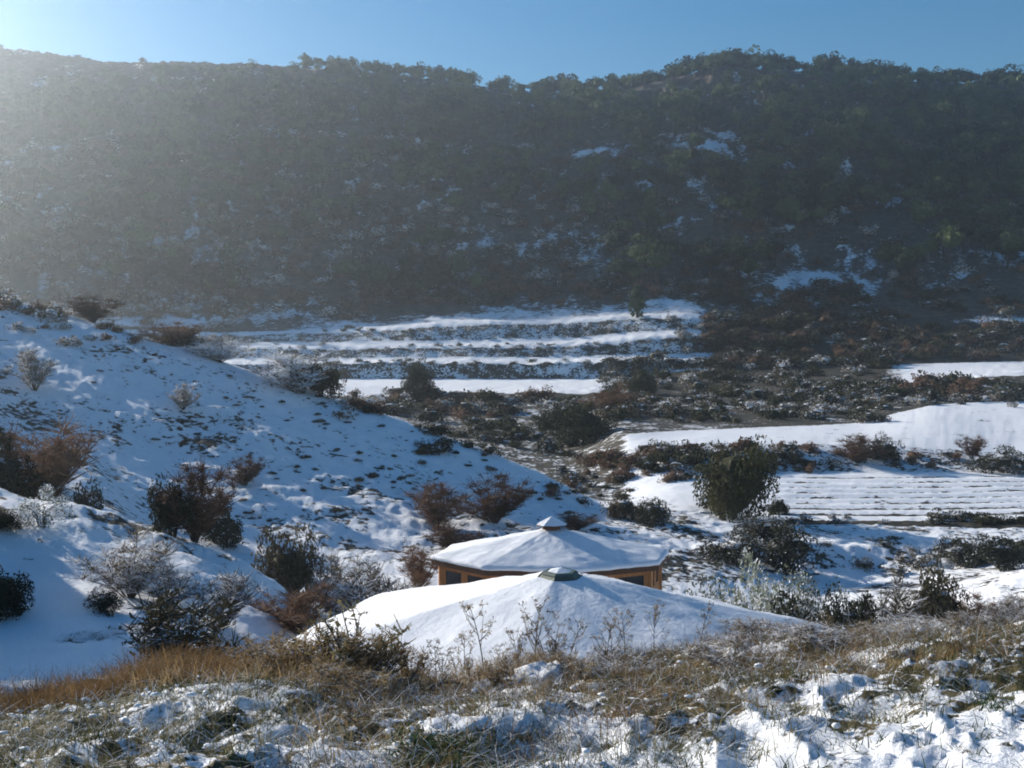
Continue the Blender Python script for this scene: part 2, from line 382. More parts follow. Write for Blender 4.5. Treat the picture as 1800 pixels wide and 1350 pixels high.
def wood_material(name, c1, c2, sc=6):
    m, nt, p = new_mat(name)
    tc = nt.nodes.new("ShaderNodeTexCoord").outputs["Object"]
    mp = nt.nodes.new("ShaderNodeMapping"); mp.inputs["Scale"].default_value = (1, 1, .12); nt.links.new(tc, mp.inputs[0])
    nt.links.new(ramp(nt, noise(nt, sc * 3, 4, .6, mp.outputs[0]), [(.3, c1), (.7, c2)]), p.inputs["Base Color"])
    p.inputs["Roughness"].default_value = .6
    return m
M['wood'] = wood_material("varnished_pine_wood", (.34, .135, .045), (.50, .23, .085))
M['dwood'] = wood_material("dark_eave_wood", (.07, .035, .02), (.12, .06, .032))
def plain(name, c, rough=.6, metal=0):
    m, nt, p = new_mat(name)
    tc = nt.nodes.new("ShaderNodeTexCoord").outputs["Object"]
    nt.links.new(ramp(nt, noise(nt, 7, 4, .6, tc), [(.3, tuple(v * .75 for v in c)), (.7, c)]), p.inputs["Base Color"])
    p.inputs["Roughness"].default_value = rough; p.inputs["Metallic"].default_value = metal
    return m
M['shingle'] = plain("grey_green_roofing", (.10, .14, .125), .6)
M['cap'] = plain("weathered_cap_metal", (.13, .15, .13), .45, .4)
M['glass'] = plain("dark_window_glass", (.03, .035, .04), .12)
M['rock'] = plain("limestone", (.24, .22, .19), .9)

# ------------------------------------------------------------------ terrain mesh
# rows between successive feature lines
ROWS = [14, 80, 72, 22, 26, 30, 16, 26, 30, 44, 46, 96, 14, 66, 18, 14, 5, 5, 5, 5, 5, 5, 10, 36, 36, 28, 6][:NL - 1]
assert len(ROWS) == NL - 1
pxs = np.concatenate([np.linspace(-3000, -260, 70, endpoint=False), np.linspace(-260, 2060, 640, endpoint=False), np.linspace(2060, 3600, 50)])
NC = len(pxs)
D, Z = line_tables(pxs); MS = pchip_slopes(D, Z)
rY, rZ, rK = [], [], []
for k in range(NL - 1):
    m = ROWS[k]
    for j in range(m):
        t = j / m
        h = D[k + 1] - D[k]
        rY.append(D[k] + h * t); rZ.append(hermite(t, h, Z[k], Z[k + 1], MS[k], MS[k + 1])); rK.append(np.full(NC, k + t))
rY.append(D[-1]); rZ.append(Z[-1]); rK.append(np.full(NC, NL - 1.0))
Yg = np.array(rY); Zg = np.array(rZ); Kg = np.array(rK); Xg = (pxs[None] - 900) / FPX * Yg
NR = len(Yg)
Zg = Zg + relief(Xg.ravel(), Yg.ravel(), Kg.ravel()).reshape(Zg.shape)
PXg = np.broadcast_to(pxs[None], Yg.shape); PYg = HOR - FPX * Zg / Yg

# snow cover
COVER_K = np.array([.64,.64,.46,.85,1.0,.58,.64,.62,.64,.66,.72,.93,.95,.95,.93,1.0,1.0,1.0,1.0,1.0,.9,.6,.12,.02,.0,.0,.0,.0])
def cover(px, py, k, x, y):
    px0 = px; px = px + 26 * fbm(x / (y * .012 + .2), y / (y * .03 + .3), 91, 3)
    c = np.interp(k, np.arange(NL), COVER_K)
    right = np.clip((px - 1090) / 120, 0, 1); mid = np.clip((px - 640) / 60, 0, 1) * np.clip((1330 - px) / 200, 0, 1)
    c = c - .03 * np.clip((px - 1020) / 60, 0, 1) * ((k > 6) & (k < 9.0)) + .18 * ((k > 6) & (k < 9.2)) * fbm(x / 2.5, y / 2.5, 59, 3)
    tr = [(1125,852),(1180,868),(1225,888),(1262,914),(1292,945),(1300,985)]; dm = np.full(c.shape, 1e9)
    for (ax, ay), (bx, by) in zip(tr[:-1], tr[1:]):
        vx, vy = bx - ax, 2.2 * (by - ay); t_ = np.clip(((px0 - ax) * vx + 2.2 * (py - ay) * vy) / (vx * vx + vy * vy), 0, 1)
        dm = np.minimum(dm, np.hypot(px0 - ax - t_ * vx, 2.2 * (py - ay) - t_ * vy))
    c = np.where((k > 6.5) & (k < 11.2), c + np.clip(1.3 - dm / 26, 0, 1) * (1.1 - c), c)
    # banks between the fields
    c = np.where((k > 7.1) & (k < 7.9) , c * (1 - .12 * right), c)
    c = np.where((k > 9.05) & (k < 9.95), c - .5 * right * np.clip((px - 1330) / 60, 0, 1), c)
    c = np.where((k > 11.1) & (k < 11.95), c - .38 * right, c)
    c = np.where((k > 13.0) & (k < 14.0), .34 + .2 * fbm(x / 3, y / 5, 51, 3), c)
    w_ = np.clip((1135 - px) / 60, 0, 1) * ((k > 10.6) & (k < 13.02)); c = c * (1 - w_) + .40 * w_
    w_ = np.clip((1135 - px) / 60, 0, 1) * ((k > 9.9) & (k <= 10.6)) * np.clip((px - 1040) / 60, 0, 1); c = c - .25 * w_
    w_ = np.clip((px - 1090) / 50, 0, 1) - .88 * np.clip((px - 1545) / 60, 0, 1); c = np.where((k >= 14) & (k < 15), c * (1 - w_) + .22 * w_, c)
    # the last step up to each terrace is rough, its tread is smooth snow
    for a in (15, 17, 19):
        c = np.where((k > a + .02) & (k < a + .98), .47, c)
    wild = np.clip((px - 1215) / 60, 0, 1)
    c = np.where((k >= 15) & (k < 21.5), c * (1 - wild * .8), c)
    c = np.where((k >= 20.9) & (k < 22), (.60 - .45 * np.clip((k - 21.2) / .6, 0, 1)) * (1 - wild * .8), c)
    w_ = np.clip((560 - px) / 120, 0, 1) * ((k >= 20.5) & (k < 22.4)); c = c * (1 - w_) + .15 * w_
    # straw bank at the left of the crest
    straw = np.exp(-((px - 280) / 300) ** 2) * np.exp(-((k - 2.1) / .28) ** 2); c = c - .35 * straw
    # patches of snow on the wooded hill
    P = np.zeros_like(c)
    for (a, b, wx, wy, s) in [(1240,255,130,22,.62),(1040,265,90,16,.5),(1385,235,70,14,.5),(1310,142,40,8,.45),(900,430,150,18,.45),(760,245,60,22,.35),
                              (1400,490,110,14,.7),(1010,440,90,22,.5),(1560,355,60,14,.35),(1620,200,60,16,.25),(1180,320,120,14,.3),(1790,565,110,12,.55),
                              (960,410,120,16,.35),(280,565,90,9,.95),(1100,330,200,60,.14),(1500,440,160,20,.35),(1150,200,70,12,.3),(760,330,90,30,.2),(1650,480,120,12,.4),
                              (400,440,200,30,.25),(1330,560,60,8,.3),(1430,605,60,6,.4)]:
        P = np.maximum(P, s * (.74 if b < 520 else 1) * np.exp(-((px - a) / wx) ** 2 - ((py - b) / wy) ** 2))
    hill = np.clip((k - 21) * 1.5, 0, 1)
    c = c + np.where(k > 15, P, 0) * np.where((k < 21) & (px < 1240), 0, 1) + np.where((k > 15) & (k < 21), .22 * fbm(x / 3, y / 1.5, 53, 3), 0)
    c = c + hill * (.20 * fbm(x / 22, y / 30, 31, 3) + .42 * fbm(x / 8, y / 6, 33, 4) + .10 + .34 * fbm(x / 2.6, y / 4.5, 35, 3))
    c = c - np.where(k < 3.2, .09 * np.clip((px - 1000) / 200, 0, 1), 0)
    c = c + np.where(k < 3.2, .34 * fbm(x / .8, y / .6, 41, 4), 0)
    c = c + np.where((k > 4.2) & (k < 10.2), .16 * fbm(x / 4, y / 5, 43, 3), 0)
    # furrows
    fur = np.clip(-.1 - np.cos(2 * np.pi * (y + .3 * np.sin(x / 9)) / 2.2) + .5 * fbm(x / 2.5, y / 1.5, 14, 3), 0, 1) * np.clip((px - 1345) / 50, 0, 1) * ((k > 10.02) & (k < 11))
    c = c - .52 * fur
    fur2 = np.clip(np.cos(2 * np.pi * (y + .05 * x + .5 * np.sin(x / 7)) / 4.2) - .3, 0, 1) * np.clip((px - 1150) / 100, 0, 1) * ((k > 12.02) & (k < 13))
    c = c - .5 * fur2 - .1 * (fur2 > 0) * fbm(x / 5, y / 3, 57, 2)
    return np.clip(c, 0, 1.2)
Cg = cover(PXg, PYg, Kg, Xg, Yg)

# the height field is cut along its feature lines into named pieces of ground
PIECES = [("foreground_bank", 0, 3, 'near', -9e9, 9e9), ("lower_terrace_ground", 3, 4, 'slope', -9e9, 9e9), ("knoll", 4, 6, 'slope', -9e9, 9e9),
          ("snow_slope", 6, 11, 'slope', -9e9, 1090), ("valley_ground", 6, 9, 'slope', 1090, 9e9), ("field_bank", 9, 10, 'slope', 1090, 9e9),
          ("furrowed_field", 10, 11, 'slope', 1090, 9e9), ("bank_terrain", 11, 12, 'slope', -9e9, 9e9), ("upper_field", 12, 13, 'slope', -9e9, 9e9),
          ("scrub_terrain", 13, 14, 'slope', -9e9, 9e9), ("middle_field", 14, 15, 'slope', -9e9, 9e9), ("terraced_hillside", 15, 21, 'slope', -9e9, 9e9),
          ("far_hill", 21, NL - 1, 'hill', -9e9, 9e9)]
starts = np.concatenate([[0], np.cumsum(ROWS)])
for name, k0, k1, mk, pa, pb in PIECES:
    r0, r1 = starts[k0], starts[k1]
    c0 = int(np.searchsorted(pxs, pa)); c1 = min(int(np.searchsorted(pxs, pb)), NC - 1)
    X = Xg[r0:r1 + 1, c0:c1 + 1]; nr, nc = X.shape
    V = np.stack([X, Yg[r0:r1 + 1, c0:c1 + 1], Zg[r0:r1 + 1, c0:c1 + 1]], -1).reshape(-1, 3)
    ii = np.arange(nr - 1)[:, None] * nc + np.arange(nc - 1)[None]
    F = np.stack([ii, ii + 1, ii + nc + 1, ii + nc], -1).reshape(-1, 4)
    me = make_mesh(name, V, F, M[mk], smooth=True)
    a = me.attributes.new("cover", 'FLOAT', 'POINT'); a.data.foreach_set("value", Cg[r0:r1 + 1, c0:c1 + 1].ravel().astype(np.float32))
    link(name, me, kind="structure")
# ground behind and round the camera, continuing the bank
gx, gy = np.meshgrid(np.linspace(-60, 60, 60), np.linspace(-60, .72, 40))
zb = -1.72 - .012 * gy * 0 + .12 * fbm(gx / 1.6, gy / 1.3, 5, 3) + .02 * np.abs(gy)
zb = zb - np.clip((-gy + .7) * 0, 0, 1) - .06 - .25 * (np.abs(gx) > 1.3) * np.clip((gy + 3) / 3.7, 0, 1)
V = np.stack([gx, gy, zb], -1).reshape(-1, 3); ii = np.arange(39)[:, None] * 60 + np.arange(59)[None]
me = make_mesh("rear_ground", V, np.stack([ii, ii + 1, ii + 61, ii + 60], -1).reshape(-1, 4), M['near'], smooth=True)
a = me.attributes.new("cover", 'FLOAT', 'POINT'); a.data.foreach_set("value", np.full(len(V), .65, np.float32))
link("rear_ground", me, kind="structure")
print("terrain", NR, NC, round(time.time() - T0, 1))

# ------------------------------------------------------------------ air
def haze():
    V, F = box_vf(350, 440, 57, 4700, 1080, 150)
    m = bpy.data.materials.new("pale_air"); m.use_nodes = True; nt = m.node_tree; nt.nodes.remove(nt.nodes["Principled BSDF"])
    v = nt.nodes.new("ShaderNodeVolumePrincipled"); v.inputs["Color"].default_value = (.82, .92, 1, 1)
    v.inputs["Density"].default_value = HAZE; v.inputs["Anisotropy"].default_value = .83
    nt.links.new(v.outputs[0], nt.nodes["Material Output"].inputs["Volume"])
    link("haze", make_mesh("haze", V, F, m), kind="stuff")
HAZE = .0005
haze()

# ------------------------------------------------------------------ pavilions
def pavilion(label, cx, cy, za, Rr, drop, rot, sides, squash, zb, rim, bare=None):
    root = bpy.data.objects.new("hexagonal_pavilion" if sides == 6 else "octagonal_pavilion", None); COL.objects.link(root)
    root.location = (cx, cy, zb); root["label"] = label; root["category"] = "pavilion"
    ang = [R(rot) + 2 * math.pi * k / sides for k in range(sides)]
    P = np.array([(math.cos(a) * Rr, math.sin(a) * Rr * squash) for a in ang])
    za = za - zb; ze = za - drop
    r_ = np.random.default_rng(int(cy))
    # roof deck, its underside and edge boards
    g = Geo(); V = [(0, 0, za - .02)] + [(p[0], p[1], ze - .02) for p in P] + [(0, 0, za - .16)] + [(p[0], p[1], ze - .16) for p in P]
    n = sides; F = []
    for k in range(n):
        j = (k + 1) % n; F += [(0, 1 + k, 1 + j, 1 + j), (n + 1, n + 2 + j, n + 2 + k, n + 2 + k)]
    me = bpy.data.meshes.new("roof"); me.from_pydata(V, [], [list(dict.fromkeys(f)) for f in F]); me.materials.append(M['shingle'])
    roof = link("roof", me, root)
    def beam(name, p, q, w, h, mat, z, par):
        d = q - p; L = np.linalg.norm(d); c = (p + q) / 2
        V, F = box_vf(c[0], c[1], z, L, w, h, math.atan2(d[1], d[0])); return link(name, make_mesh(name, V, F, mat), par)
    for k in range(n):
        j = (k + 1) % n
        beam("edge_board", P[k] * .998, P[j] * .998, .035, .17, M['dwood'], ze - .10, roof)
    # snow blanket
    per = []
    for k in range(n):
        j = (k + 1) % n
        for t in np.linspace(0, 1, 22, endpoint=False): per.append(P[k] * (1 - t) + P[j] * t)
    per = np.array(per); m = len(per)
    rs = np.concatenate([np.linspace(rim, .97, 26), [.995, 1.012, 1.012, 1.0]])
    hts = np.concatenate([np.full(26, .11), [.10, .06, .0, -.03]])
    VV = []
    for q, hh in zip(rs, hts):
        x = per[:, 0] * q; y = per[:, 1] * q
        z = za - drop * min(q, 1.0) + hh + (.045 * fbm(x / .8 + 3, y / .8, 77, 3) + .014 * fbm(x / .15, y / .15, 78, 2)) * (hh > .05)
        if q > .99: x = x + .03 * fbm(x / .3, y / .3, 8, 2); z = z + .02 * fbm(x / .4, y / .4, 9, 2)
        VV.append(np.stack([x, y, z], 1))
    V = np.concatenate(VV); F = []
    for i in range(len(rs) - 1):
        for j in range(m):
            if bare:
                a = math.degrees(math.atan2(per[j, 1] / squash, per[j, 0])) % 360; q = rs[i]
                if bare[0] < a < bare[1] and bare[2] < q < bare[3] + .06 * math.sin(j * 1.7): continue
            F.append((i * m + j, i * m + (j + 1) % m, (i + 1) * m + (j + 1) % m, (i + 1) * m + j))
    link("roof_snow", make_mesh("roof_snow", V, F, M['snow'], smooth=True), root)
    # ridge battens under the snow read as a faint raised line
    # cap on top: collar, little roof, snow on it
    def cone(name, z0, z1, r0, r1, mat, par, s=sides, th=0):
        a = np.array(ang if s == sides else np.arange(s) / s * 2 * np.pi)
        V = [(math.cos(t) * r0, math.sin(t) * r0 * squash ** .5, z0) for t in a] + [(math.cos(t) * r1, math.sin(t) * r1 * squash ** .5, z1) for t in a]
        F = [(i, (i + 1) % s, s + (i + 1) % s, s + i) for i in range(s)]
        me = bpy.data.meshes.new(name); me.from_pydata(V, [], F + [list(range(s))[::-1], list(range(s, 2 * s))]); me.materials.append(mat)
        return link(name, me, par)
    if sides == 8:
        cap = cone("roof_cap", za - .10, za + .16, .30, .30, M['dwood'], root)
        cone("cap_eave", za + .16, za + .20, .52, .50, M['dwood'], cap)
        cs = cone("cap_snow", za + .20, za + .46, .52, .03, M['snow'], cap)
    else:
        cap = cone("roof_cap", za - .02, za + .07, .34, .24, M['cap'], root)
        cone("cap_ring", za + .07, za + .10, .26, .22, M['shingle'], cap)
        cone("cap_snow", za + .10, za + .14, .17, .03, M['snow'], cap)
    # posts, walls of boards, windows
    W = P * .925
    for k in range(n):
        V, F = box_vf(W[k, 0], W[k, 1], (ze - .12) / 2, .15, .15, ze - .12, ang[k]); link("post", make_mesh("post", V, F, M['wood']), root)
    for k in range(n):
        j = (k + 1) % n; p, q = W[k] * .995, W[j] * .995
        d = (q - p); u = d / np.linalg.norm(d); p2, q2 = p + u * .075, q - u * .075
        beam("top_beam", p2, q2, .10, .14, M['wood'], ze - .19, root)
        nb = 6; hb = 1.0 / nb
        for b in range(nb): beam("plank", p2, q2, .05 + .004 * (b % 2), hb - .012, M['wood'], .05 + hb * (b + .5), root)
        L = np.linalg.norm(q2 - p2)
        wz0, wz1 = 1.06, ze - .27
        # two windows a side between upright boards
        nw = 2
        for i in range(nw):
            a = p2 + u * (L * i / nw + .06); b_ = p2 + u * (L * (i + 1) / nw - .06)
            c = (a + b_) / 2; th = math.atan2(u[1], u[0]); g = Geo()
            wl_ = np.linalg.norm(b_ - a)
            for (ox, oz, sx, sz) in ((0, 0, wl_, .07), (0, 1, wl_, .07), (-1, .5, .08, wz1 - wz0 - .07), (1, .5, .08, wz1 - wz0 - .07)):
                cc = c + u * ox * (wl_ / 2 - .04); g.add(*box_vf(cc[0], cc[1], wz0 + .035 + (wz1 - wz0 - .07) * oz, sx, .06, sz, th))
            w = link("window", g.mesh("window", M['wood']), root)
            if (k + i) % 3 != 0 or sides == 6:
                beam("pane", a + u * .08, b_ - u * .08, .012, wz1 - wz0 - .14, M['glass'], (wz0 + wz1) / 2, w)
            else:
                beam("shutter", a + u * .08, b_ - u * .08, .03, wz1 - wz0 - .14, M['wood'], (wz0 + wz1) / 2, w)
        for i in range(nw + 1):
            t = p2 + u * min(max(L * i / nw, .03), L - .03)
            V, F = box_vf(t[0], t[1], (wz0 + wz1) / 2, .11 if 0 < i < nw else .05, .07, wz1 - wz0, math.atan2(u[1], u[0]))
            link("upright", make_mesh("upright", V, F, M['wood']), root)
    # floor deck
    me = bpy.data.meshes.new("deck"); me.from_pydata([(p[0], p[1], .05) for p in W] + [(p[0], p[1], -1.2) for p in W], [], [list(range(n))] + [(i, (i + 1) % n, n + (i + 1) % n, n + i) for i in range(n)])
    me.materials.append(M['rock']); link("deck", me, root)
    return root
pavilion("large snow covered low pavilion roof nearest the weedy bank, grey cap on top", .643, 14.6, -3.25, 4.35, 1.10, 12, 6, 1.0, -6.25, .075)
pavilion("farther orange wooden pavilion with white eight sided roof and small pointed cap", 1.31, 36.0, -6.42, 4.0, .84, 11.5, 8, .65, -9.25, .085, bare=(28, 52, .22, .52))

# ------------------------------------------------------------------ plant builders
def crown_points(r, n, lobes, W=1.0, H=1.0, low=.15, lobe=.34, hollow=.6):
    c = unit(r, lobes); c[:, 2] = np.abs(c[:, 2]) * (1 - low) + low * c[:, 2]
    c *= r.uniform(.35, .8, lobes)[:, None]
    lr = lobe * r.uniform(.65, 1.25, lobes)
    i = r.integers(0, lobes, n); d = unit(r, n) * (r.uniform(hollow, 1, n) ** .5)[:, None]
    P = c[i] + d * lr[i][:, None]
    P[:, 0] *= W / 2; P[:, 1] *= W / 2; P[:, 2] = P[:, 2] * H / 2
    return P

def solid_core(r, W, H, z0, s=.55):
    V, F = icos(2); V = V * np.array([W / 2 * s, W / 2 * s, H / 2 * s]) * (1 + .25 * r.normal(size=(len(V), 1)) * .4) + [0, 0, z0]
    return V, np.concatenate([F, F[:, 2:]], 1)

def quad3(F): return np.concatenate([F, F[:, -1:]], 1) if F.shape[1] == 3 else F

# meshes made of quads only: triangle faces get split out by using tiny quads instead
def core_quads(r, W, H, z0, s=.5):
    """a lumpy dark heart of the crown so that it does not read as see-through"""
    nu, nv = 9, 6; V = []
    for j in range(nv + 1):
        ph = math.pi * j / nv
        for i in range(nu):
            t = 2 * math.pi * i / nu; q = s * (1 + .3 * r.uniform(-1, 1)) * max(math.sin(ph), .08)
            V.append((math.cos(t) * q * W / 2, math.sin(t) * q * W / 2, z0 + math.cos(ph) * s * H / 2))
    F = [(j * nu + i, j * nu + (i + 1) % nu, (j + 1) * nu + (i + 1) % nu, (j + 1) * nu + i) for j in range(nv) for i in range(nu)]
    return V, F

def far_tree(seed, kind):
    r = np.random.default_rng(seed); g = Geo()
    if kind == 'pine':
        H = 1.0; W = r.uniform(.75, 1.0); z0 = r.uniform(.22, .32)
        g.add(*tube_vf([(0, 0, -.1), (.02, 0, z0), (.01, .02, .75)], [.035, .03, .012], 4), 1)
        for q in range(4):
            a = r.uniform(0, 6.28); g.add(*tube_vf([(0, 0, z0 + .08 * q), (math.cos(a) * .25, math.sin(a) * .25, z0 + .18 + .1 * q)], [.014, .006], 3), 1)
        P = crown_points(r, 420, 9, W * 1.15, 1.0, low=.5, lobe=.33, hollow=.5); P[:, 2] = P[:, 2] * .75 + z0 + .36
        P[:, :2] *= (1.12 - .45 * np.clip((P[:, 2] - z0 - .3) / .6, 0, 1))[:, None]
        g.add(*leaf_quads(P, r, .05, .8)); g.add(*core_quads(r, W * .75, .55, z0 + .33, .75))
    elif kind == 'cypress':
        g.add(*tube_vf([(0, 0, -.1), (0, 0, .9)], [.03, .01], 4), 1)
        z = r.uniform(.05, 1, 260); a = r.uniform(0, 6.28, 260); q = .17 * np.sin(np.clip(z * .9 + .12, 0, 1) * math.pi) ** .6 * r.uniform(.6, 1, 260)
        P = np.stack([np.cos(a) * q, np.sin(a) * q, z], 1); g.add(*leaf_quads(P, r, .045, 1.2))
        g.add(*core_quads(r, .28, .9, .52, .8))
    else:
        H = .62; g.add(*core_quads(r, .8, H * .8, .2, .55))
        for q in range(5):
            a = r.uniform(0, 6.28); g.add(*tube_vf([(0, 0, -.08), (math.cos(a) * .2, math.sin(a) * .2, .3)], [.02, .008], 3), 1)
        P = crown_points(r, 380, 10, 1.15, 1.15, low=.2, lobe=.34, hollow=.4); P[:, 2] = P[:, 2] * .85 + .08
        g.add(*leaf_quads(P, r, .05, .9))
    return g

def near_bush(seed, W=1.0, H=.7, n=3200, size=.022, lobes=16, core=True, low=.1, cs=.58):
    """unit-width bush with stems"""
    r = np.random.default_rng(seed); crown = Geo(); stem = Geo()
    P = crown_points(r, n, lobes, W * 1.28, H * 1.75, low=low, lobe=.27, hollow=.35); P[:, 2] += .05
    P = P[P[:, 2] > -.02]
    crown.add(*leaf_quads(P, r, size, 1.0))
    if core: crown.add(*core_quads(r, W * .85, H * .8, H * .34, cs))
    for q in range(9):
        a = r.uniform(0, 6.28); e = r.uniform(.2, .42)
        pts = [(math.cos(a) * .02, math.sin(a) * .02, -.08), (math.cos(a) * e * .4, math.sin(a) * e * .4, H * .35), (math.cos(a) * e, math.sin(a) * e, H * r.uniform(.35, .55))]
        stem.add(*tube_vf(pts, [.016, .010, .004], 4))
    return crown, stem

def twig_bush(seed, W=1.0, H=.8, stems=22, twigs=2600, tw=.0045, lw=.0, leaves=700, ls=.012):
    r = np.random.default_rng(seed); stem = Geo(); tip = Geo(); ends = []
    for q in range(stems):
        a = r.uniform(0, 6.28); lean = r.uniform(.05, 1.0) ** .8
        hh = H * r.uniform(.6, 1.0) * math.sqrt(max(.15, 1 - .6 * lean ** 2)); e = W / 2 * lean
        pts = [(0, 0, -.06)]
        for t in (.3, .55, .8, 1.0):
            pts.append((math.cos(a) * e * t ** 1.2 + r.normal() * .02, math.sin(a) * e * t ** 1.2 + r.normal() * .02, hh * t))
        stem.add(*tube_vf(pts, np.linspace(tw * 2.2, tw * .7, 5), 3)); ends += pts[1:]
    E = np.array(ends); i = r.integers(0, len(E), twigs)
    A = E[i] + r.normal(size=(twigs, 3)) * .015
    d = unit(r, twigs); d[:, 2] = np.abs(d[:, 2]) * .8 + .15; L = r.uniform(.06, .2, twigs)[:, None]
    B = A + d * L; w = np.cross(d, unit(r, twigs)); w /= np.linalg.norm(w, axis=1)[:, None]; w *= tw
    V = np.stack([A - w, A + w, B + w * .4, B - w * .4], 1).reshape(-1, 3)
    tip.add(V, np.arange(twigs * 4).reshape(-1, 4))
    if leaves:
        j = r.integers(0, twigs, leaves); tip.add(*leaf_quads(A[j] + (B - A)[j] * r.uniform(.3, 1, leaves)[:, None], r, ls))
    return tip, stem

PROTO = {}
def proto_pair(key, tipmat, stemmat, builder):
    t, s = builder; PROTO[key] = (t.mesh(key + "_crown", M[tipmat], False), s.mesh(key + "_stems", M[stemmat], False))
for s_ in range(4):
    proto_pair(f"oak{s_}", 'oak', 'bark', near_bush(100 + s_, H=.85, n=8500, size=.019, lobes=34, core=True, cs=.66))
    proto_pair(f"scrub{s_}", 'scrub', 'bark', near_bush(120 + s_, H=.6, n=4600, size=.020, lobes=22))
    proto_pair(f"russet{s_}", 'russet', 'bark', twig_bush(140 + s_))
    proto_pair(f"tan{s_}", 'tan', 'bark', twig_bush(160 + s_))
    proto_pair(f"frost{s_}", 'frost', 'bark', near_bush(180 + s_, H=.8, n=3400, size=.018, lobes=20, core=False))

def plant(name, key, px, py, wpx, hpx, label, cat, group=None, D=None, crown="crown", stem="stems", rz=None, sink=.02):
    """a plant whose foot the photograph shows at (px, py); sized from the photograph"""
    if D is None: x, y, z = spot(px, py)
    else: y = D; x = (px - 900) / FPX * D; z = hz(x, y)
    W = wpx / FPX * y; H = hpx / FPX * y
    if D is not None and py > 0: H = max(-(py - hpx - HOR) / FPX * y - z, .35 * H)
    root = bpy.data.objects.new(name, None); COL.objects.link(root); root.location = (x, y, z - sink * H)
    root.rotation_euler = (0, 0, (px * 7.3 + py) % 6.28 if rz is None else rz)
    hn = {'oak': .60, 'scru': .46, 'russ': .85, 'tan': .85, 'fros': .62}[key[:4].rstrip('0123456789')]
    if key[:3] in ('rus', 'tan'): W *= 1.3
    if key[:3] == 'fro': W *= 1.45
    root.scale = (W, W, H / hn)
    root["label"] = label; root["category"] = cat
    if group: root["group"] = group
    c = link(crown, PROTO[key][0], root); link(stem, PROTO[key][1], root)
    return root

# ------------------------------------------------------------------ single trees and shrubs one can point at
B = plant
B("evergreen_oak", "oak0", 1297, 912, 150, 132, "big dark round evergreen tree beside the sunlit snowy path", "tree", crown="crown", stem="trunk")
B("juniper_bush", "oak1", 1372, 905, 42, 24, "small dark bush at the right foot of the big round tree", "bush")
B("scrub_bush", "scrub0", 1300, 992, 130, 52, "left bush of the dark mass below the big round tree", "bush")
B("scrub_bush", "scrub1", 1390, 1000, 130, 74, "right taller bush of the dark mass below the big round tree", "bush")
B("scrub_bush", "scrub2", 1345, 960, 120, 44, "dark bush between the big round tree and the bushes below it", "bush")
B("silvery_bush", "frost0", 1262, 1078, 105, 70, "silvery green bush just right of the far pavilion", "bush", "silvery bushes behind the low pavilion roof", D=26)
B("silvery_bush", "frost1", 1330, 1085, 100, 96, "tallest silvery bush, its tip against the dark bush mass", "bush", "silvery bushes behind the low pavilion roof", D=26)
B("silvery_bush", "frost2", 1395, 1085, 95, 72, "silvery bush right of the tallest silvery one", "bush", "silvery bushes behind the low pavilion roof", D=26)
B("silvery_bush", "frost3", 1452, 1092, 80, 72, "rightmost silvery bush, next to a green brown thicket", "bush", "silvery bushes behind the low pavilion roof", D=26)
for i, (a, w, h, key, lb) in enumerate([(1500, 110, 60, "scrub3", "low green brown bush behind the end of the pavilion roof"), (1575, 120, 84, "tan0", "twiggy brown bush in front of the blue shaded bank"),
                                   (1655, 130, 100, "scrub1", "tall dark olive bush in front of the blue shaded bank"), (1725, 90, 60, "russet1", "reddish twiggy bush at the right behind the weedy bank"),
                                   (1790, 90, 56, "tan2", "pale twiggy bush at the right edge behind the weedy bank"), (1390, 190, 40, "scrub0", "low dark brush under the silvery bushes")]):
    B("thicket_bush", key, a, 1100, w, h, lb, "bush", "brush behind the weedy bank", D=22.5 if i != 5 else 23.5)
B("scrub_bush", "scrub0", 1095, 915, 72, 44, "left half of the dark bush pair beside the path", "bush")
B("scrub_bush", "scrub3", 1150, 925, 80, 46, "right half of the dark bush pair beside the path", "bush")
B("russet_bush", "russet0", 1015, 934, 88, 30, "low brown bush behind the cap of the far pavilion", "shrub")
B("russet_bush", "russet1", 868, 922, 120, 92, "largest bare reddish bush on the snow slope above the far pavilion", "shrub")
B("russet_bush", "russet2", 768, 932, 110, 80, "bare reddish bush left of the largest one above the pavilion", "shrub")
B("russet_bush", "russet3", 790, 975, 96, 58, "bare reddish bush close to the left tip of the pavilion roof", "shrub")
B("russet_bush", "russet0", 738, 1010, 80, 46, "low reddish bush touching the left tip of the pavilion roof", "shrub", D=38)
B("russet_bush", "russet2", 338, 955, 120, 142, "large dark twiggy bush at the foot of the slope behind the knoll", "shrub")
B("scrub_bush", "scrub2", 300, 945, 110, 100, "dark bush joined to the left of the large twiggy bush", "bush")
B("scrub_bush", "scrub1", 380, 960, 110, 70, "dark bush joined to the right of the large twiggy bush", "bush")
B("russet_bush", "russet1", 428, 856, 62, 58, "small round brown bush alone on the snow slope", "shrub")
B("scrub_bush", "scrub3", 500, 1012, 130, 84, "brown green bush between knoll and snow slope", "bush", D=33)
B("tan_bush", "tan1", 590, 1025, 100, 50, "pale twiggy bush at the low end of the snow slope", "shrub", D=33)
B("tan_bush", "tan2", 668, 1050, 120, 60, "straw coloured bush left of the far pavilion", "shrub", D=30)
B("tan_bush", "tan3", 600, 1085, 150, 60, "brown bush left of the low pavilion roof", "shrub", D=22)
B("scrub_bush", "russet3", 520, 1090, 150, 60, "reddish brush behind the left end of the low pavilion roof", "bush", D=21)
B("russet_bush", "russet3", 60, 880, 190, 150, "large brown bush at the left edge above the snow covered knoll", "shrub", D=33)
B("scrub_bush", "scrub0", -10, 880, 150, 110, "dark bush cut by the left edge above the knoll", "bush", D=32)
B("scrub_bush", "scrub2", 140, 898, 90, 50, "dark bush on the right shoulder of the large brown bush", "bush", D=31)
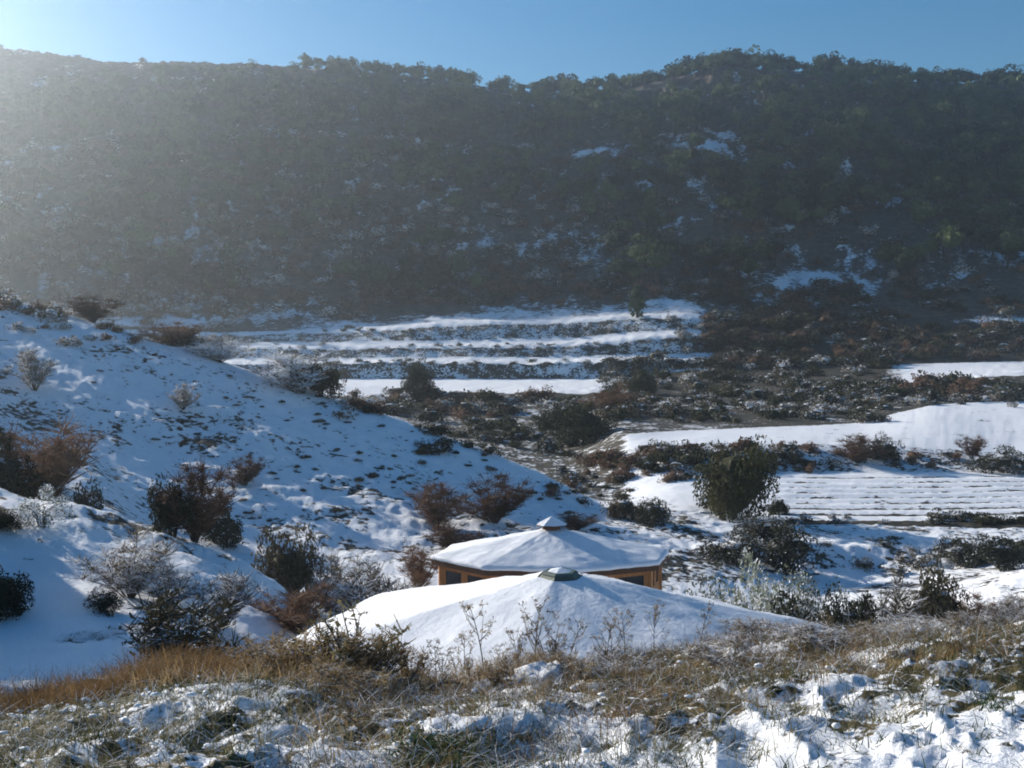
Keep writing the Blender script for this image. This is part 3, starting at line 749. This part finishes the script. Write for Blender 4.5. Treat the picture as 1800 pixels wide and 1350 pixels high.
B("evergreen_oak", "oak2", -22, 1125, 130, 120, "dark green bush cut by the left edge beside the blue snow", "bush", D=18)
B("evergreen_oak", "oak3", -10, 1000, 90, 90, "dark bush at the left edge on the knoll", "bush", D=22)
B("frosted_bush", "frost1", 68, 950, 80, 90, "frost whitened little tree on the left end of the knoll", "tree", D=22.5)
B("frosted_bush", "tan0", 222, 1062, 150, 120, "snow dusted bush with a dark stem in the middle of the knoll", "shrub", D=19.5)
B("frosted_bush", "tan1", 300, 1075, 120, 80, "snow dusted bush right of the one with a dark stem", "shrub", D=19.5)
B("frosted_bush", "tan2", 390, 1085, 130, 80, "snow dusted bush at the right end of the knoll", "shrub", D=19.2)
B("scrub_bush", "scrub3", 175, 1070, 70, 30, "low dark clump at the foot of the knoll", "bush", D=18.5)
B("scrub_bush", "scrub1", 140, 1140, 120, 18, "dark line of brush along the lower edge of the knoll, left", "bush", D=16.8)
B("scrub_bush", "scrub0", 220, 1128, 110, 16, "dark line of brush along the lower edge of the knoll, right", "bush", D=17.3)
B("ridge_bush", "tan3", 525, 693, 165, 84, "large olive brown dome of a bush on the snow ridge", "bush", D=66.3, sink=.1)
B("ridge_bush", "scrub2", 560, 700, 90, 66, "dark right flank of the olive brown dome bush", "bush", D=66.3)
B("ridge_bush", "tan0", 385, 652, 100, 60, "brown bush on the ridge left of the dome bush", "bush", D=68.6)
B("ridge_bush", "russet1", 300, 622, 100, 60, "reddish bush on the ridge below the small white terrace", "bush", D=70.6)
B("ridge_bush", "scrub0", 335, 632, 70, 44, "dark bush between the reddish and the brown ridge bushes", "bush", D=70.6)
B("ridge_bush", "russet0", 165, 590, 100, 70, "reddish bush high up on the left of the ridge", "bush", D=72.6)
B("slope_bush", "tan2", 60, 690, 80, 74, "pale bare bush high on the left of the snow slope", "shrub")
B("slope_bush", "tan1", 320, 725, 46, 46, "small bare bush in the upper middle of the snow slope", "shrub")
B("dark_tree", "oak1", 733, 712, 56, 78, "dark tree standing before the long white field", "tree", D=147, stem="trunk")
B("dark_tree", "oak2", 738, 718, 74, 40, "wider dark foot bush of the tree before the long white field", "bush", D=146)
B("scrub_bush", "oak3", 1030, 790, 110, 74, "large dark bush where the scrub meets the upper field", "bush", D=100)
B("scrub_bush", "oak0", 985, 765, 80, 56, "dark bush left of the large one at the upper field", "bush", D=112)
B("scrub_bush", "russet1", 1075, 742, 80, 60, "brown bush behind the large dark one at the upper field", "bush", D=120)
B("scrub_bush", "oak1", 1130, 700, 60, 50, "dark bush at the right end of the long white field", "bush", D=153)
B("field_bush", "russet2", 1510, 815, 80, 50, "brown bush on the bank above the furrowed field", "bush")
B("field_bush", "scrub1", 1560, 812, 70, 42, "dark bush right of the brown one on the field bank", "bush")
B("field_bush", "russet3", 1712, 808, 44, 46, "small reddish bush at the edge of the upper field", "bush")
B("field_bush", "scrub0", 1770, 832, 120, 44, "low dark bush at the right edge above the furrowed field", "bush")
B("field_bush", "scrub3", 1690, 1000, 90, 44, "dark bush at the right on the blue shaded bank", "bush")
B("field_bush", "scrub2", 1765, 1002, 110, 56, "dark bush at the right edge above the white wedge of snow", "bush")
cyp = far_tree(900, 'cypress')
x, y, z = (1120 - 900) / FPX * 226, 226, 0; z = hz(x, y)
V, F, mi = cyp.arrays(); link("cypress_tree", make_mesh("cypress_tree", V, F, [M['pine'], M['bark']], mi), label="narrow dark cypress standing on the uppermost terrace", cat="tree", loc=(x, y, z), sc=(11, 11, 6.6))
print("singles", round(time.time() - T0, 1))

# ------------------------------------------------------------------ pools of far plants
FAR = {}
for kind, key, mats in (('pine', 'pine', ['pine', 'bark']), ('bush', 'scrub', ['scrub', 'bark']), ('bush', 'oakb', ['oak', 'bark']), ('bush', 'russ', ['russet', 'bark']), ('bush', 'tanb', ['tan', 'bark'])):
    FAR[key] = []
    for v in range(4):
        g = far_tree(hash((v * 7 + len(key) * 31 + ord(key[0]))) % 1000, kind); V, F, mi = g.arrays()
        me = make_mesh(f"{key}_tree_{v}" if kind == 'pine' else f"{key}_bush_{v}", V, F, [M[m] for m in mats], mi)
        FAR[key].append((me, V, F, mi))

def merge_far(name, items, label=None):
    """items: (key, variant, x, y, z, rz, sx, sz) -> one mesh"""
    Vs, Fs, Ms, n = [], [], [], 0; mats = [M[k] for k in ('pine', 'oak', 'scrub', 'russet', 'tan', 'bark')]
    mi_of = {'pine': 0, 'oakb': 1, 'scrub': 2, 'russ': 3, 'tanb': 4}
    for key, v, x, y, z, rz, sx, sz in items:
        _, V, F, mi = FAR[key][v]; c, s = math.cos(rz), math.sin(rz)
        Vs.append(np.stack([(V[:, 0] * c - V[:, 1] * s) * sx + x, (V[:, 0] * s + V[:, 1] * c) * sx + y, V[:, 2] * sz + z], 1))
        Fs.append(F + n); Ms.append(np.where(mi == 0, mi_of[key], 5)); n += len(V)
    me = make_mesh(name, np.concatenate(Vs), np.concatenate(Fs), mats, np.concatenate(Ms))
    return link(name, me, kind="stuff")

# pines of the far hill
cand = []
r = np.random.default_rng(5)
n = 5200
pxs_ = r.uniform(-420, 2150, n); Dd = np.sqrt(r.uniform(256 ** 2, 452 ** 2, n)); xs = (pxs_ - 900) / FPX * Dd
zz, kk = ground(xs, Dd, True); pys = HOR - FPX * zz / Dd
dens = np.interp(Dd, [250, 290, 330, 380, 452], [.04, .12, .20, .30, .42]) + .85 * fbm(xs / 26, Dd / 22, 61, 3)
dens += .18 * np.clip((pxs_ - 900) / 600, 0, 1) - .45 * ((Dd > 425) & (pxs_ < 860)) - ((Dd > 418) & (pxs_ < 520))
cov = cover(pxs_, pys, kk, xs, Dd)
keep = (r.uniform(size=n) < dens) & (cov < .42)
pines = []
for i in np.where(keep)[0]:
    H = r.uniform(5.5, 10.5) * (1 if Dd[i] < 405 else .68); pines.append(['pine', int(r.integers(0, 4)), xs[i], Dd[i], zz[i] - .2, r.uniform(0, 6.28), H * r.uniform(.8, 1.15), H, pxs_[i]])
# the ones that stand out on the skyline
sky_px = [(585, 10), (610, 13), (648, 12), (665, 14), (683, 16), (700, 12), (735, 20), (775, 24), (800, 15), (825, 13), (880, 24), (945, 18), (965, 26), (985, 28), (1003, 22), (1040, 15), (1072, 26), (1095, 15),
          (1118, 26), (1140, 14), (1150, 16), (1185, 22), (1205, 28), (1230, 28), (1255, 30), (1275, 28), (1292, 32), (1320, 30), (1345, 22), (1362, 26), (1385, 18), (1440, 30), (1458, 28), (1490, 22),
          (1520, 22), (1535, 20), (1575, 16), (1610, 12), (1640, 14), (1690, 22), (1730, 24), (1768, 26), (1790, 22), (1815, 22), (525, 15), (540, 14), (505, 9), (470, 8), (330, 4), (240, 5), (210, 6), (175, 8), (90, 5), (45, 8), (20, 9)]
skyt = []
for a, h in sky_px:
    if a < 560: continue
    y_ = 447 + r.uniform(-4, 2); x_ = (a - 900) / FPX * y_; H = (h + 20) / FPX * y_
    skyt.append(['pine', int(r.integers(0, 4)), x_, y_, hz(x_, y_) - .40 * H, r.uniform(0, 6.28), H * r.uniform(1.1, 1.45), H * 1.15, a])
for a in list(np.arange(-10, 560, 27.)) + list(np.arange(500, 1830, 17.)):
    a = a + r.uniform(-8, 8); y_ = 446 + r.uniform(-5, 3); x_ = (a - 900) / FPX * y_; W = r.uniform(3.5, 7.0) * (.62 if a < 540 else 1)
    skyt.append(['oakb', int(r.integers(0, 4)), x_, y_, hz(x_, y_) - .16 * W, r.uniform(0, 6.28), W, W * r.uniform(.8, 1.3), a])
inview = [p for p in pines if -20 < p[8] < 1820]; inview.sort(key=lambda p: -p[7] / p[3])
single = inview[:300 - sum(p[0] == 'pine' for p in skyt)]; sid = set(map(id, single)); rest = [p for p in pines if id(p) not in sid]
LMK = [(300, "the ridge's left end"), (600, "the domed ridge bush"), (860, "the long white field"), (1080, "the far pavilion"),
       (1240, "the terrace cypress"), (1440, "the big oak"), (1640, "the furrowed field"), (9999, "the furrowed field's far right")]
def landmark(px): return next(t for q, t in LMK if px < q)
def put_far(p, name, label, cat, group):
    link(name, FAR[p[0]][p[1]][0], label=label, cat=cat, group=group, loc=tuple(map(float, p[2:5])), rz=p[5], sc=(p[6], p[6], p[7]))
for p in skyt: put_far(p, "pine_tree" if p[0] == "pine" else "evergreen_bush", ("tall pine crown on the skyline, above %s" if p[0] == "pine" else "low rounded dark bush on the skyline, above %s") % landmark(p[8]), "tree", "trees and bushes along the skyline")
for p in single: put_far(p, "pine_tree", "%s pine %s the hill, above %s" % ("tall" if p[7] > 8.3 else "dark", "at the foot of" if p[3] < 305 else "low on" if p[3] < 350 else "high on", landmark(p[8])), "tree", "pines on the far hillside")
merge_far("pine_forest", [p[:8] for p in rest])
print("pines", len(pines), len(rest), round(time.time() - T0, 1))

# scrub on banks, terraces and the lower hillside: (x0, x1, y0, y1, number, width range px, kinds, zone)
ZONES = [
 (600, 1110, 697, 742, 85, (26, 62), ('russ', 'scrub', 'russ', 'tanb', 'oakb'), 0), (740, 1010, 748, 800, 42, (26, 60), ('scrub', 'oakb', 'scrub'), 0),
 (1060, 1560, 640, 745, 230, (26, 56), ('scrub', 'oakb', 'oakb', 'scrub', 'tanb'), 1), (1240, 1560, 560, 645, 160, (24, 52), ('scrub', 'oakb', 'oakb', 'russ'), 1),
 (1540, 1830, 672, 706, 52, (28, 60), ('russ', 'scrub', 'oakb'), 1), (1540, 1830, 578, 634, 60, (26, 54), ('scrub', 'oakb', 'russ'), 1),
 (1250, 1830, 505, 562, 90, (24, 50), ('scrub', 'oakb', 'russ'), 2), (1120, 1430, 788, 832, 44, (28, 58), ('scrub', 'oakb', 'scrub', 'russ'), 3),
 (1440, 1700, 800, 832, 9, (22, 44), ('scrub', 'russ'), 3), (1640, 1830, 912, 926, 16, (26, 50), ('scrub', 'oakb'), 3), (1380, 1640, 914, 926, 9, (14, 30), ('scrub', 'tanb'), 3),
 (1660, 1830, 966, 1000, 12, (40, 80), ('scrub', 'oakb'), 3), (1480, 1660, 990, 1020, 6, (30, 50), ('tanb', 'scrub'), 3), (1040, 1235, 796, 850, 44, (22, 50), ('scrub', 'oakb', 'russ'), 3), (1430, 1640, 925, 1000, 12, (16, 34), ('scrub', 'tanb'), 3), (1500, 1830, 700, 716, 18, (20, 40), ('scrub', 'tanb'), 3), (960, 1120, 800, 890, 26, (18, 42), ('scrub', 'oakb', 'russ'), 3),
 (-20, 640, 520, 562, 95, (24, 58), ('russ', 'tanb', 'scrub', 'russ'), 2), (640, 1250, 500, 536, 90, (24, 54), ('russ', 'scrub', 'oakb'), 2), (-20, 420, 562, 610, 24, (20, 46), ('tanb', 'russ'), 2),
 (560, 1240, 578, 586, 26, (8, 18), ('tanb', 'scrub'), 4), (480, 1240, 606, 616, 40, (8, 20), ('scrub', 'tanb'), 4), (560, 1230, 634, 648, 44, (8, 20), ('scrub', 'tanb', 'oakb'), 4), (1180, 1260, 560, 650, 22, (14, 30), ('tanb', 'scrub'), 4),
 (-20, 1830, 250, 500, 560, (16, 44), ('scrub', 'russ', 'oakb', 'tanb', 'russ'), 5), (-20, 1830, 170, 300, 160, (14, 32), ('scrub', 'oakb'), 5), (-20, 1100, 380, 520, 330, (20, 44), ('russ', 'tanb', 'scrub'), 5)]
ZL = {0: ("bush between the snow ridge and the long white field", "scrub below the long white field"),
      1: ("bush on rough ground right of the terraces", "scrub right of the terraces"),
      2: ("bush at the foot of the wooded hill", "scrub at the foot of the far hill"),
      3: ("bush on a bank between snowy fields", "scrub on the field banks"),
      4: ("tiny bush on the face of a snowy terrace", "bushes on the terrace faces"),
      5: ("bush among the pines of the hillside", "scrub on the far hillside")}
bushes = []
for (x0, x1, y0, y1, num, (w0, w1), kinds, zone) in ZONES:
    for q in range(num):
        a = r.uniform(x0, x1); b = r.uniform(y0, y1); x_, y_, z_ = spot(a, b)
        if zone == 5:
            zq, kq = ground([x_], [y_], True)
            if cover(np.array([a]), np.array([HOR - FPX * z_ / y_]), kq, np.array([x_]), np.array([y_]))[0] > .36: continue
        W = r.uniform(w0, w1) / FPX * y_
        bushes.append([kinds[int(r.integers(0, len(kinds)))], int(r.integers(0, 4)), x_, y_, z_ - .05 * W, r.uniform(0, 6.28), W, W * r.uniform(.7, 1.15), a, zone])
seen = sorted([b for b in bushes if 0 < b[8] < 1800], key=lambda p: -p[6] / p[3])[:200]; sid = set(map(id, seen))
KW = {'scrub': "dark", 'oakb': "dark green", 'russ': "reddish brown", 'tanb': "tan"}
for b in seen: put_far(b, "scrub_bush", KW[b[0]] + " " + ZL[b[9]][0] + ("" if b[9] in (0, 4) else ", above " + landmark(b[8])), "bush", ZL[b[9]][1])
merge_far("hillside_scrub", [b[:8] for b in bushes if id(b) not in sid])
# unseen bushes added left of the frame to shade the hollow and knoll
for i in range(34):
    a = r.uniform(-2100, -190); D_ = r.uniform(19, 27) if i < 22 else r.uniform(38, 56); a = a if i < 22 else r.uniform(-900, -180); x_ = (a - 900) / FPX * D_
    W = r.uniform(1.6, 3.4); put_far([['oakb', 'scrub'][i % 2], i % 4, x_, D_, hz(x_, D_) - .1, i * 1.3, W, W * 1.3], "evergreen_bush", "unseen evergreen bush added beyond the left edge to cast shade", "bush", "added shade bushes beyond the left edge")
print("bushes", len(bushes), round(time.time() - T0, 1))

# tufts and stones showing through the snow of the slope
TUFT = []
for v in range(5):
    rr = np.random.default_rng(300 + v); g = Geo(); n = 420
    a = rr.uniform(0, 6.28, n); q = np.sqrt(rr.uniform(0, 1, n)) * .42; A = np.stack([np.cos(a) * q, np.sin(a) * q * .7, -.05 + 0 * a], 1)
    d = unit(rr, n) * .5; d[:, 2] = np.abs(d[:, 2]) + .45; L = rr.uniform(.15, .38, n)[:, None] * (1.15 - q[:, None] * 1.6); Bp = A + d * L
    w = np.cross(d, unit(rr, n)); w /= np.linalg.norm(w, axis=1)[:, None]; w *= .011
    g.add(np.stack([A - w, A + w, Bp + w * .5, Bp - w * .5], 1).reshape(-1, 3), np.arange(n * 4).reshape(-1, 4))
    TUFT.append(g)
TU = [[g.mesh(f"tuft_{m}_{i}", M[m]) for i, g in enumerate(TUFT)] for m in ('scrub', 'tan')]
num = 0
special = [(325, 745, 26), (350, 750, 22), (345, 765, 20), (325, 778, 26), (270, 775, 22), (410, 778, 18), (370, 806, 18), (535, 805, 30), (520, 822, 24), (550, 830, 20), (477, 835, 20), (565, 862, 26),
           (530, 868, 22), (395, 705, 20), (415, 715, 16), (460, 715, 16), (495, 708, 22), (560, 700, 22), (560, 745, 30), (610, 745, 18), (670, 750, 20), (630, 800, 26), (625, 815, 24), (690, 805, 22),
           (655, 840, 40), (630, 850, 34), (705, 845, 26), (720, 840, 22), (745, 800, 40), (740, 815, 34), (860, 830, 36), (880, 840, 26), (930, 875, 34), (950, 880, 22), (800, 800, 26), (850, 805, 22),
           (730, 750, 20), (590, 905, 26), (560, 915, 22), (640, 900, 22), (425, 885, 22), (430, 910, 24), (470, 920, 20), (700, 880, 24), (1000, 905, 26), (980, 880, 20), (820, 822, 22), (1020, 890, 18)]
for a, b, w in special + [(float(r.uniform(150, 1050)), None, float(7 + 16 * r.uniform() ** 2)) for _ in range(190)]:
    if b is None:
        lo = np.interp(a, [0, 300, 600, 900, 1060], [545, 625, 720, 825, 890]); b = float(r.uniform(lo, lo + 40 + (960 - lo) * r.uniform(.2, 1) * np.interp(a, [150, 350], [.6, 1])))
        if fbm(np.array([a / 70.]), np.array([b / 40.]), 12, 2)[0] < -.12: continue
    x_, y_, z_ = spot(a, b)
    if y_ > 75 or y_ < 38: continue
    num += 1
    if num > 290: break
    link("grass_tuft", TU[int(r.uniform() < .25)][num % 5], label="%s tuft in the slope snow, %s" % ("tiny dark" if w < 16 else "small dark", "below the domed ridge bush" if x_ / y_ < -.19 else "below the dark tree" if x_ / y_ < -.08 else "above the far pavilion" if x_ / y_ < .04 else "at the slope's right end"), cat="tuft", group="tufts on the snow slope", loc=(x_, y_, z_), rz=a, sc=(w / FPX * y_ * 1.15, w / FPX * y_ * .9, w / FPX * y_ * .8))

# ------------------------------------------------------------------ foreground bank
def crest_D(px): return pinterp(np.atleast_1d(np.asarray(px, float)), [p[0] for p in LINES[2]], [p[3] for p in LINES[2]])

def blades(name, mat, PX, Dv, L, w, lean=.5, seg=3, seed=0, kind="stuff", perp=0.02):
    rr = np.random.default_rng(seed); n = len(PX); X = (PX - 900) / FPX * Dv
    Zb = ground(X, Dv) - perp; d = rr.normal(size=(n, 2)) * lean; L = L * rr.uniform(.5, 1.3, n)
    a = rr.uniform(0, 6.28, n); wx, wy = np.cos(a) * w / 2, np.sin(a) * w / 2
    rows = []
    for s in range(seg + 1):
        t = s / seg; hgt = L * (t - .28 * t * t * np.linalg.norm(d, axis=1)); off = (d * L[:, None]) * (t ** 1.8)
        k = (1 - .8 * t); cx = X + off[:, 0]; cy = Dv + off[:, 1]; cz = Zb + hgt
        rows.append(np.stack([np.stack([cx - wx * k, cy - wy * k, cz], 1), np.stack([cx + wx * k, cy + wy * k, cz], 1)], 1))
    V = np.stack(rows, 1).reshape(-1, 3); base = np.arange(n)[:, None] * (2 * (seg + 1)); F = []
    for s in range(seg): F.append(base + np.array([[2 * s, 2 * s + 1, 2 * s + 3, 2 * s + 2]]))
    return link(name, make_mesh(name, V, np.concatenate(F), mat), kind=kind)

def clumped(rr, nclump, per, px_rng, d_fun, spread):
    cx = rr.uniform(*px_rng, nclump); cd = d_fun(cx, rr.uniform(0, 1, nclump))
    X = (cx - 900) / FPX * cd
    X = np.repeat(X, per) + rr.normal(size=nclump * per) * spread; Dv = np.repeat(cd, per) + rr.normal(size=nclump * per) * spread
    return 900 + FPX * X / Dv, Dv

rr = np.random.default_rng(21)
# orange straw along the left of the crest
PX, Dv = clumped(rr, 300, 24, (-60, 560), lambda p, u: crest_D(p) - .25 + u * .95, .10)
blades("straw_grass", M['straw'], PX, Dv, .21, .006, .55, 3, 1)
PX, Dv = clumped(rr, 150, 30, (240, 1000), lambda p, u: crest_D(p) - .5 + u * 1.0, .08)
blades("straw_grass", M['straw'], PX, Dv, .17, .005, .6, 3, 2)
# olive and tan grass over the whole bank, thicker near the crest
PX, Dv = clumped(rr, 1500, 16, (-60, 1880), lambda p, u: crest_D(p) + .5 - (u ** 1.6) * 4.2, .08)
blades("olive_grass", M['olive'], PX, Dv, .12, .005, .7, 3, 3)
PX, Dv = clumped(rr, 560, 20, (520, 1880), lambda p, u: crest_D(p) + .4 - (u ** 1.3) * 3.2, .10)
hf = len(PX) // 2
blades("dry_undergrowth", M['weed'], PX[:hf], Dv[:hf], .16, .004, .8, 3, 4)
blades("straw_grass", M['straw'], PX[hf:], Dv[hf:], .13, .0045, .7, 3, 14)
PX, Dv = clumped(rr, 380, 20, (-60, 1880), lambda p, u: 3.6 + u * 3.2, .05)
blades("green_grass", M['green'], PX, Dv, .08, .007, .8, 3, 5)

# snow caught in lumps on the tussocks
def snow_lumps(name, n, seed, size):
    rs = np.random.default_rng(seed); px_ = rs.uniform(-60, 1880, n); Dv = 3.5 + (crest_D(px_) - 3.2) * np.sqrt(rs.uniform(0, 1, n)); X = (px_ - 900) / FPX * Dv
    msk = fbm(X / .45, Dv / .45, 88, 2) > .02; X, Dv = X[msk], Dv[msk]; n = len(X)
    Zb = ground(X, Dv); Vs, Fs = icos(2); nv = len(Vs)
    s = size * rs.uniform(.4, 1.6, n) ** 1.3; jit = 1 + .28 * rs.normal(size=(n, nv, 1)) * .5
    V = Vs[None] * jit * np.stack([s * rs.uniform(.8, 1.7, n), s * rs.uniform(.8, 1.5, n), s * rs.uniform(.45, .8, n)], 1)[:, None]
    V[:, :, 0] += X[:, None]; V[:, :, 1] += Dv[:, None]; V[:, :, 2] += (Zb + s * .15 + rs.uniform(0, .05, n) * (rs.uniform(size=n) < .4))[:, None]
    F = (Fs[None] + (np.arange(n) * nv)[:, None, None]).reshape(-1, 3)
    link(name, make_mesh(name, V.reshape(-1, 3), F, M['snow'], smooth=True), kind="stuff")
snow_lumps("snow_lumps", 1500, 5, .010)

# dry weeds with branching heads
def weed(seed, H=1.0, heads=True):
    r = np.random.default_rng(seed); st = Geo(); hd = Geo()
    bend = r.normal(size=2) * .12; pts = [(bend[0] * t * t, bend[1] * t * t, t * H - .05) for t in np.linspace(0, 1, 7)]
    st.add(*tube_vf(pts, np.linspace(.011, .005, 7), 4))
    for q in range(r.integers(7, 13)):
        t = r.uniform(.3, .98); a = r.uniform(0, 6.28); L = (1.1 - t) * r.uniform(.25, .6) + .08; p0 = np.array([bend[0] * t * t, bend[1] * t * t, t * H - .05])
        p1 = p0 + np.array([math.cos(a) * L * .5, math.sin(a) * L * .5, L * .45]); p2 = p0 + np.array([math.cos(a) * L * .75, math.sin(a) * L * .75, L * 1.0])
        st.add(*tube_vf([p0, p1, p2], [.006, .005, .003], 3))
        for s in range(5):
            e = p2 + unit(r, 1)[0] * .06 * np.array([1, 1, .6]) + [0, 0, .03]; st.add(*tube_vf([p2, e], [.003, .002], 3))
            hd.add(*leaf_quads(e + r.normal(size=(5, 3)) * .010, r, .013))
        if q % 2 == 0: hd.add(*leaf_quads(p1 + r.normal(size=(6, 3)) * .03, r, .02, 1.6))
    hd.add(*leaf_quads(np.array([[bend[0], bend[1], H - .05]]) + r.normal(size=(26, 3)) * .022, r, .016))
    return hd, st
WE = []
for v in range(7):
    h_, s_ = weed(400 + v); WE.append((h_.mesh(f"weed_heads_{v}", M['weed']), s_.mesh(f"weed_stalk_{v}", M['weed'])))
def put_weed(v, px, D_, H, label, group=None, name="dry_weed"):
    x_ = (px - 900) / FPX * D_; root = bpy.data.objects.new(name, None); COL.objects.link(root); root.location = (x_, D_, hz(x_, D_)); root.scale = (H, H, H)
    root.rotation_euler = (0, 0, px * .7); root["label"] = label; root["category"] = "weed"
    if group: root["group"] = group
    link("seed_heads", WE[v][0], root, kind="stuff"); link("stalk", WE[v][1], root)
for v, a, h, lb in [(0, 850, .50, "tall straight dry stalk before the left half of the low pavilion roof"), (3, 940, .50, "dry stalk reaching up to the grey cap of the low pavilion roof"), (2, 972, .38, "short dry stalk with dark heads right of the one under the cap"),
                    (4, 1152, .34, "bushy reddish weed at the right edge of the bright roof face"), (5, 1235, .36, "brownish weed before the shaded end of the low pavilion roof")]:
    put_weed(v, a, float(crest_D(a)[0]) + .1, h, lb)
for q in range(16):
    a = r.uniform(700, 1160); put_weed(q % 7, a, float(crest_D(a)[0]) + r.uniform(-.1, .3), r.uniform(.2, .40), "%s dry stalk before the low pavilion roof, %s" % ("bent" if q % 2 else "slender", "left of the roof cap" if a < 960 else "right of the roof cap"), "dry stalks before the roof")
for q in range(110):
    a = r.uniform(500, 1830); put_weed(q % 7, a, float(crest_D(a)[0]) + r.uniform(-1.6, .35), r.uniform(.10, .26) * (1 if a < 1080 else .68), "%s dry weed on the bank top, below %s" % ("thin low" if q % 2 else "bushy", landmark(a)), "dry weeds on the bank top")

# bare little shrubs of the crest
def shrub_here(key, name, px, D_, wm, hm, label, cat="shrub", group=None):
    B(name, key, px, 0, wm * FPX / D_, hm * FPX / D_, label, cat, group, D=D_)
proto_pair("tan5", 'olive', 'bark', twig_bush(505, stems=16, twigs=420, tw=.007, leaves=420, ls=.026))
proto_pair("tan6", 'weed', 'bark', twig_bush(506, stems=20, twigs=900, tw=.006, leaves=500, ls=.018))
proto_pair("tan7", 'scrub', 'bark', twig_bush(507, stems=24, twigs=1800, tw=.006, leaves=1500, ls=.022))
shrub_here("tan5", "bare_shrub", 625, 7.0, .52, .62, "leafy bare stemmed shrub before the left face of the low pavilion roof")
shrub_here("tan5", "bare_shrub", 560, 7.0, .40, .40, "smaller shrub left of the bare stemmed one, amid straw")
for i, (a, d_, w_, h_, lb) in enumerate([(300, 9.2, 1.0, .62, "dark thicket between blue snow and straw, left clump"), (375, 9.6, .8, .70, "dark thicket between blue snow and straw, middle clump"), (440, 9.4, .8, .58, "dark thicket between blue snow and straw, right clump")]):
    shrub_here("tan7", "dark_thicket", a, d_, w_, h_ + .25, lb, "shrub", "dark thicket behind the straw")
for i in range(26):
    a = r.uniform(1000, 1830); shrub_here("tan6", "tangled_shrub", a, float(crest_D(a)[0]) + r.uniform(-1.0, .5), r.uniform(.25, .5), r.uniform(.07, .15), "tangled brown shrub on the bank top, below %s" % landmark(a), "shrub", "tangled shrubs on the bank")
for i, a in enumerate(np.linspace(455, 720, 11)):
    shrub_here("tan6", "bare_shrub", a, float(crest_D(a)[0]) + r.uniform(0, .5), r.uniform(.3, .5), r.uniform(.22, .46), "twiggy shrub along the low roof's left edge, %s" % ("left of the leafy stemmed one" if a < 600 else "right of the leafy stemmed one"), "shrub", "twiggy shrubs at the roof's left edge")
for i in range(14):
    a = r.uniform(440, 1000); shrub_here("tan6", "tangled_shrub", a, float(crest_D(a)[0]) + r.uniform(-.6, .5), r.uniform(.2, .4), r.uniform(.10, .22), "low brown shrub before the low pavilion roof", "shrub", "low shrubs before the roof")

# rocks with snow on top
def rock(seed, px, D_, sx, sy, sz, rz, label):
    r = np.random.default_rng(seed); V, F = icos(3)
    V = V * (1 + .45 * fbm(V[:, 0] * 1.6 + seed, V[:, 1] * 1.9 + V[:, 2], seed, 4))[:, None]
    V[:, 2] = np.clip(V[:, 2], -.6, .42 + .25 * V[:, 0] + .12 * fbm(V[:, 0] * 3, V[:, 1] * 3, 6, 3)); V = V * [sx / 2, sy / 2, sz]
    x_ = (px - 900) / FPX * D_; root = bpy.data.objects.new("rock", make_mesh("rock", V, F, M['rock'], smooth=False)); COL.objects.link(root)
    root.location = (x_, D_, hz(x_, D_) - .045); root.rotation_euler = (R(6), 0, rz); root["label"] = label; root["category"] = "rock"
    T = V.copy(); T[:, 2] = np.where(T[:, 2] > .1 * sz, T[:, 2] + .022 + .022 * fbm(T[:, 0] * 14, T[:, 1] * 14, 4, 3), T[:, 2] - .02); T[:, :2] *= np.where(T[:, 2:3] > .1 * sz, 1.03, .9)
    link("snow_cap", make_mesh("snow_cap", T, F, M['snow'], smooth=True), root)
rock(1, 945, 6.9, .40, .26, .20, .25, "flat tilted rock with snow on top at the middle of the bank")
rock(2, 790, 5.0, .36, .20, .12, 0, "snow topped ledge of rock at the bottom, green leaves beneath")
g = Geo(); D_ = 6.75; pts = []
for t in np.linspace(0, 1, 9):
    a = 655 + 160 * t; x_ = (a - 900) / FPX * D_; pts.append((x_, D_ - .1 * t, hz(x_, D_ - .1 * t) + .05 + .02 * math.sin(t * 9)))
g.add(*tube_vf(pts, np.linspace(.013, .008, 9), 6)); g.add(*tube_vf([pts[3], (pts[3][0] + .06, pts[3][1] + .05, pts[3][2] + .09)], [.008, .004], 5)); g.add(*tube_vf([pts[6], (pts[6][0] + .05, pts[6][1] - .05, pts[6][2] + .07)], [.007, .003], 5))
link("fallen_branch", g.mesh("fallen_branch", M['bark'], True), label="thin fallen branch lying on the snow at the foot of the bare shrub", cat="branch")
# low green plants under the ledge
PX, Dv = clumped(np.random.default_rng(8), 60, 26, (690, 880), lambda p, u: 4.35 + u * .55, .04)
blades("green_leaves", M['green'], PX, Dv, .07, .014, .9, 2, 9)
print("done", round(time.time() - T0, 1), "tris", sum(len(m.polygons) for m in bpy.data.meshes))
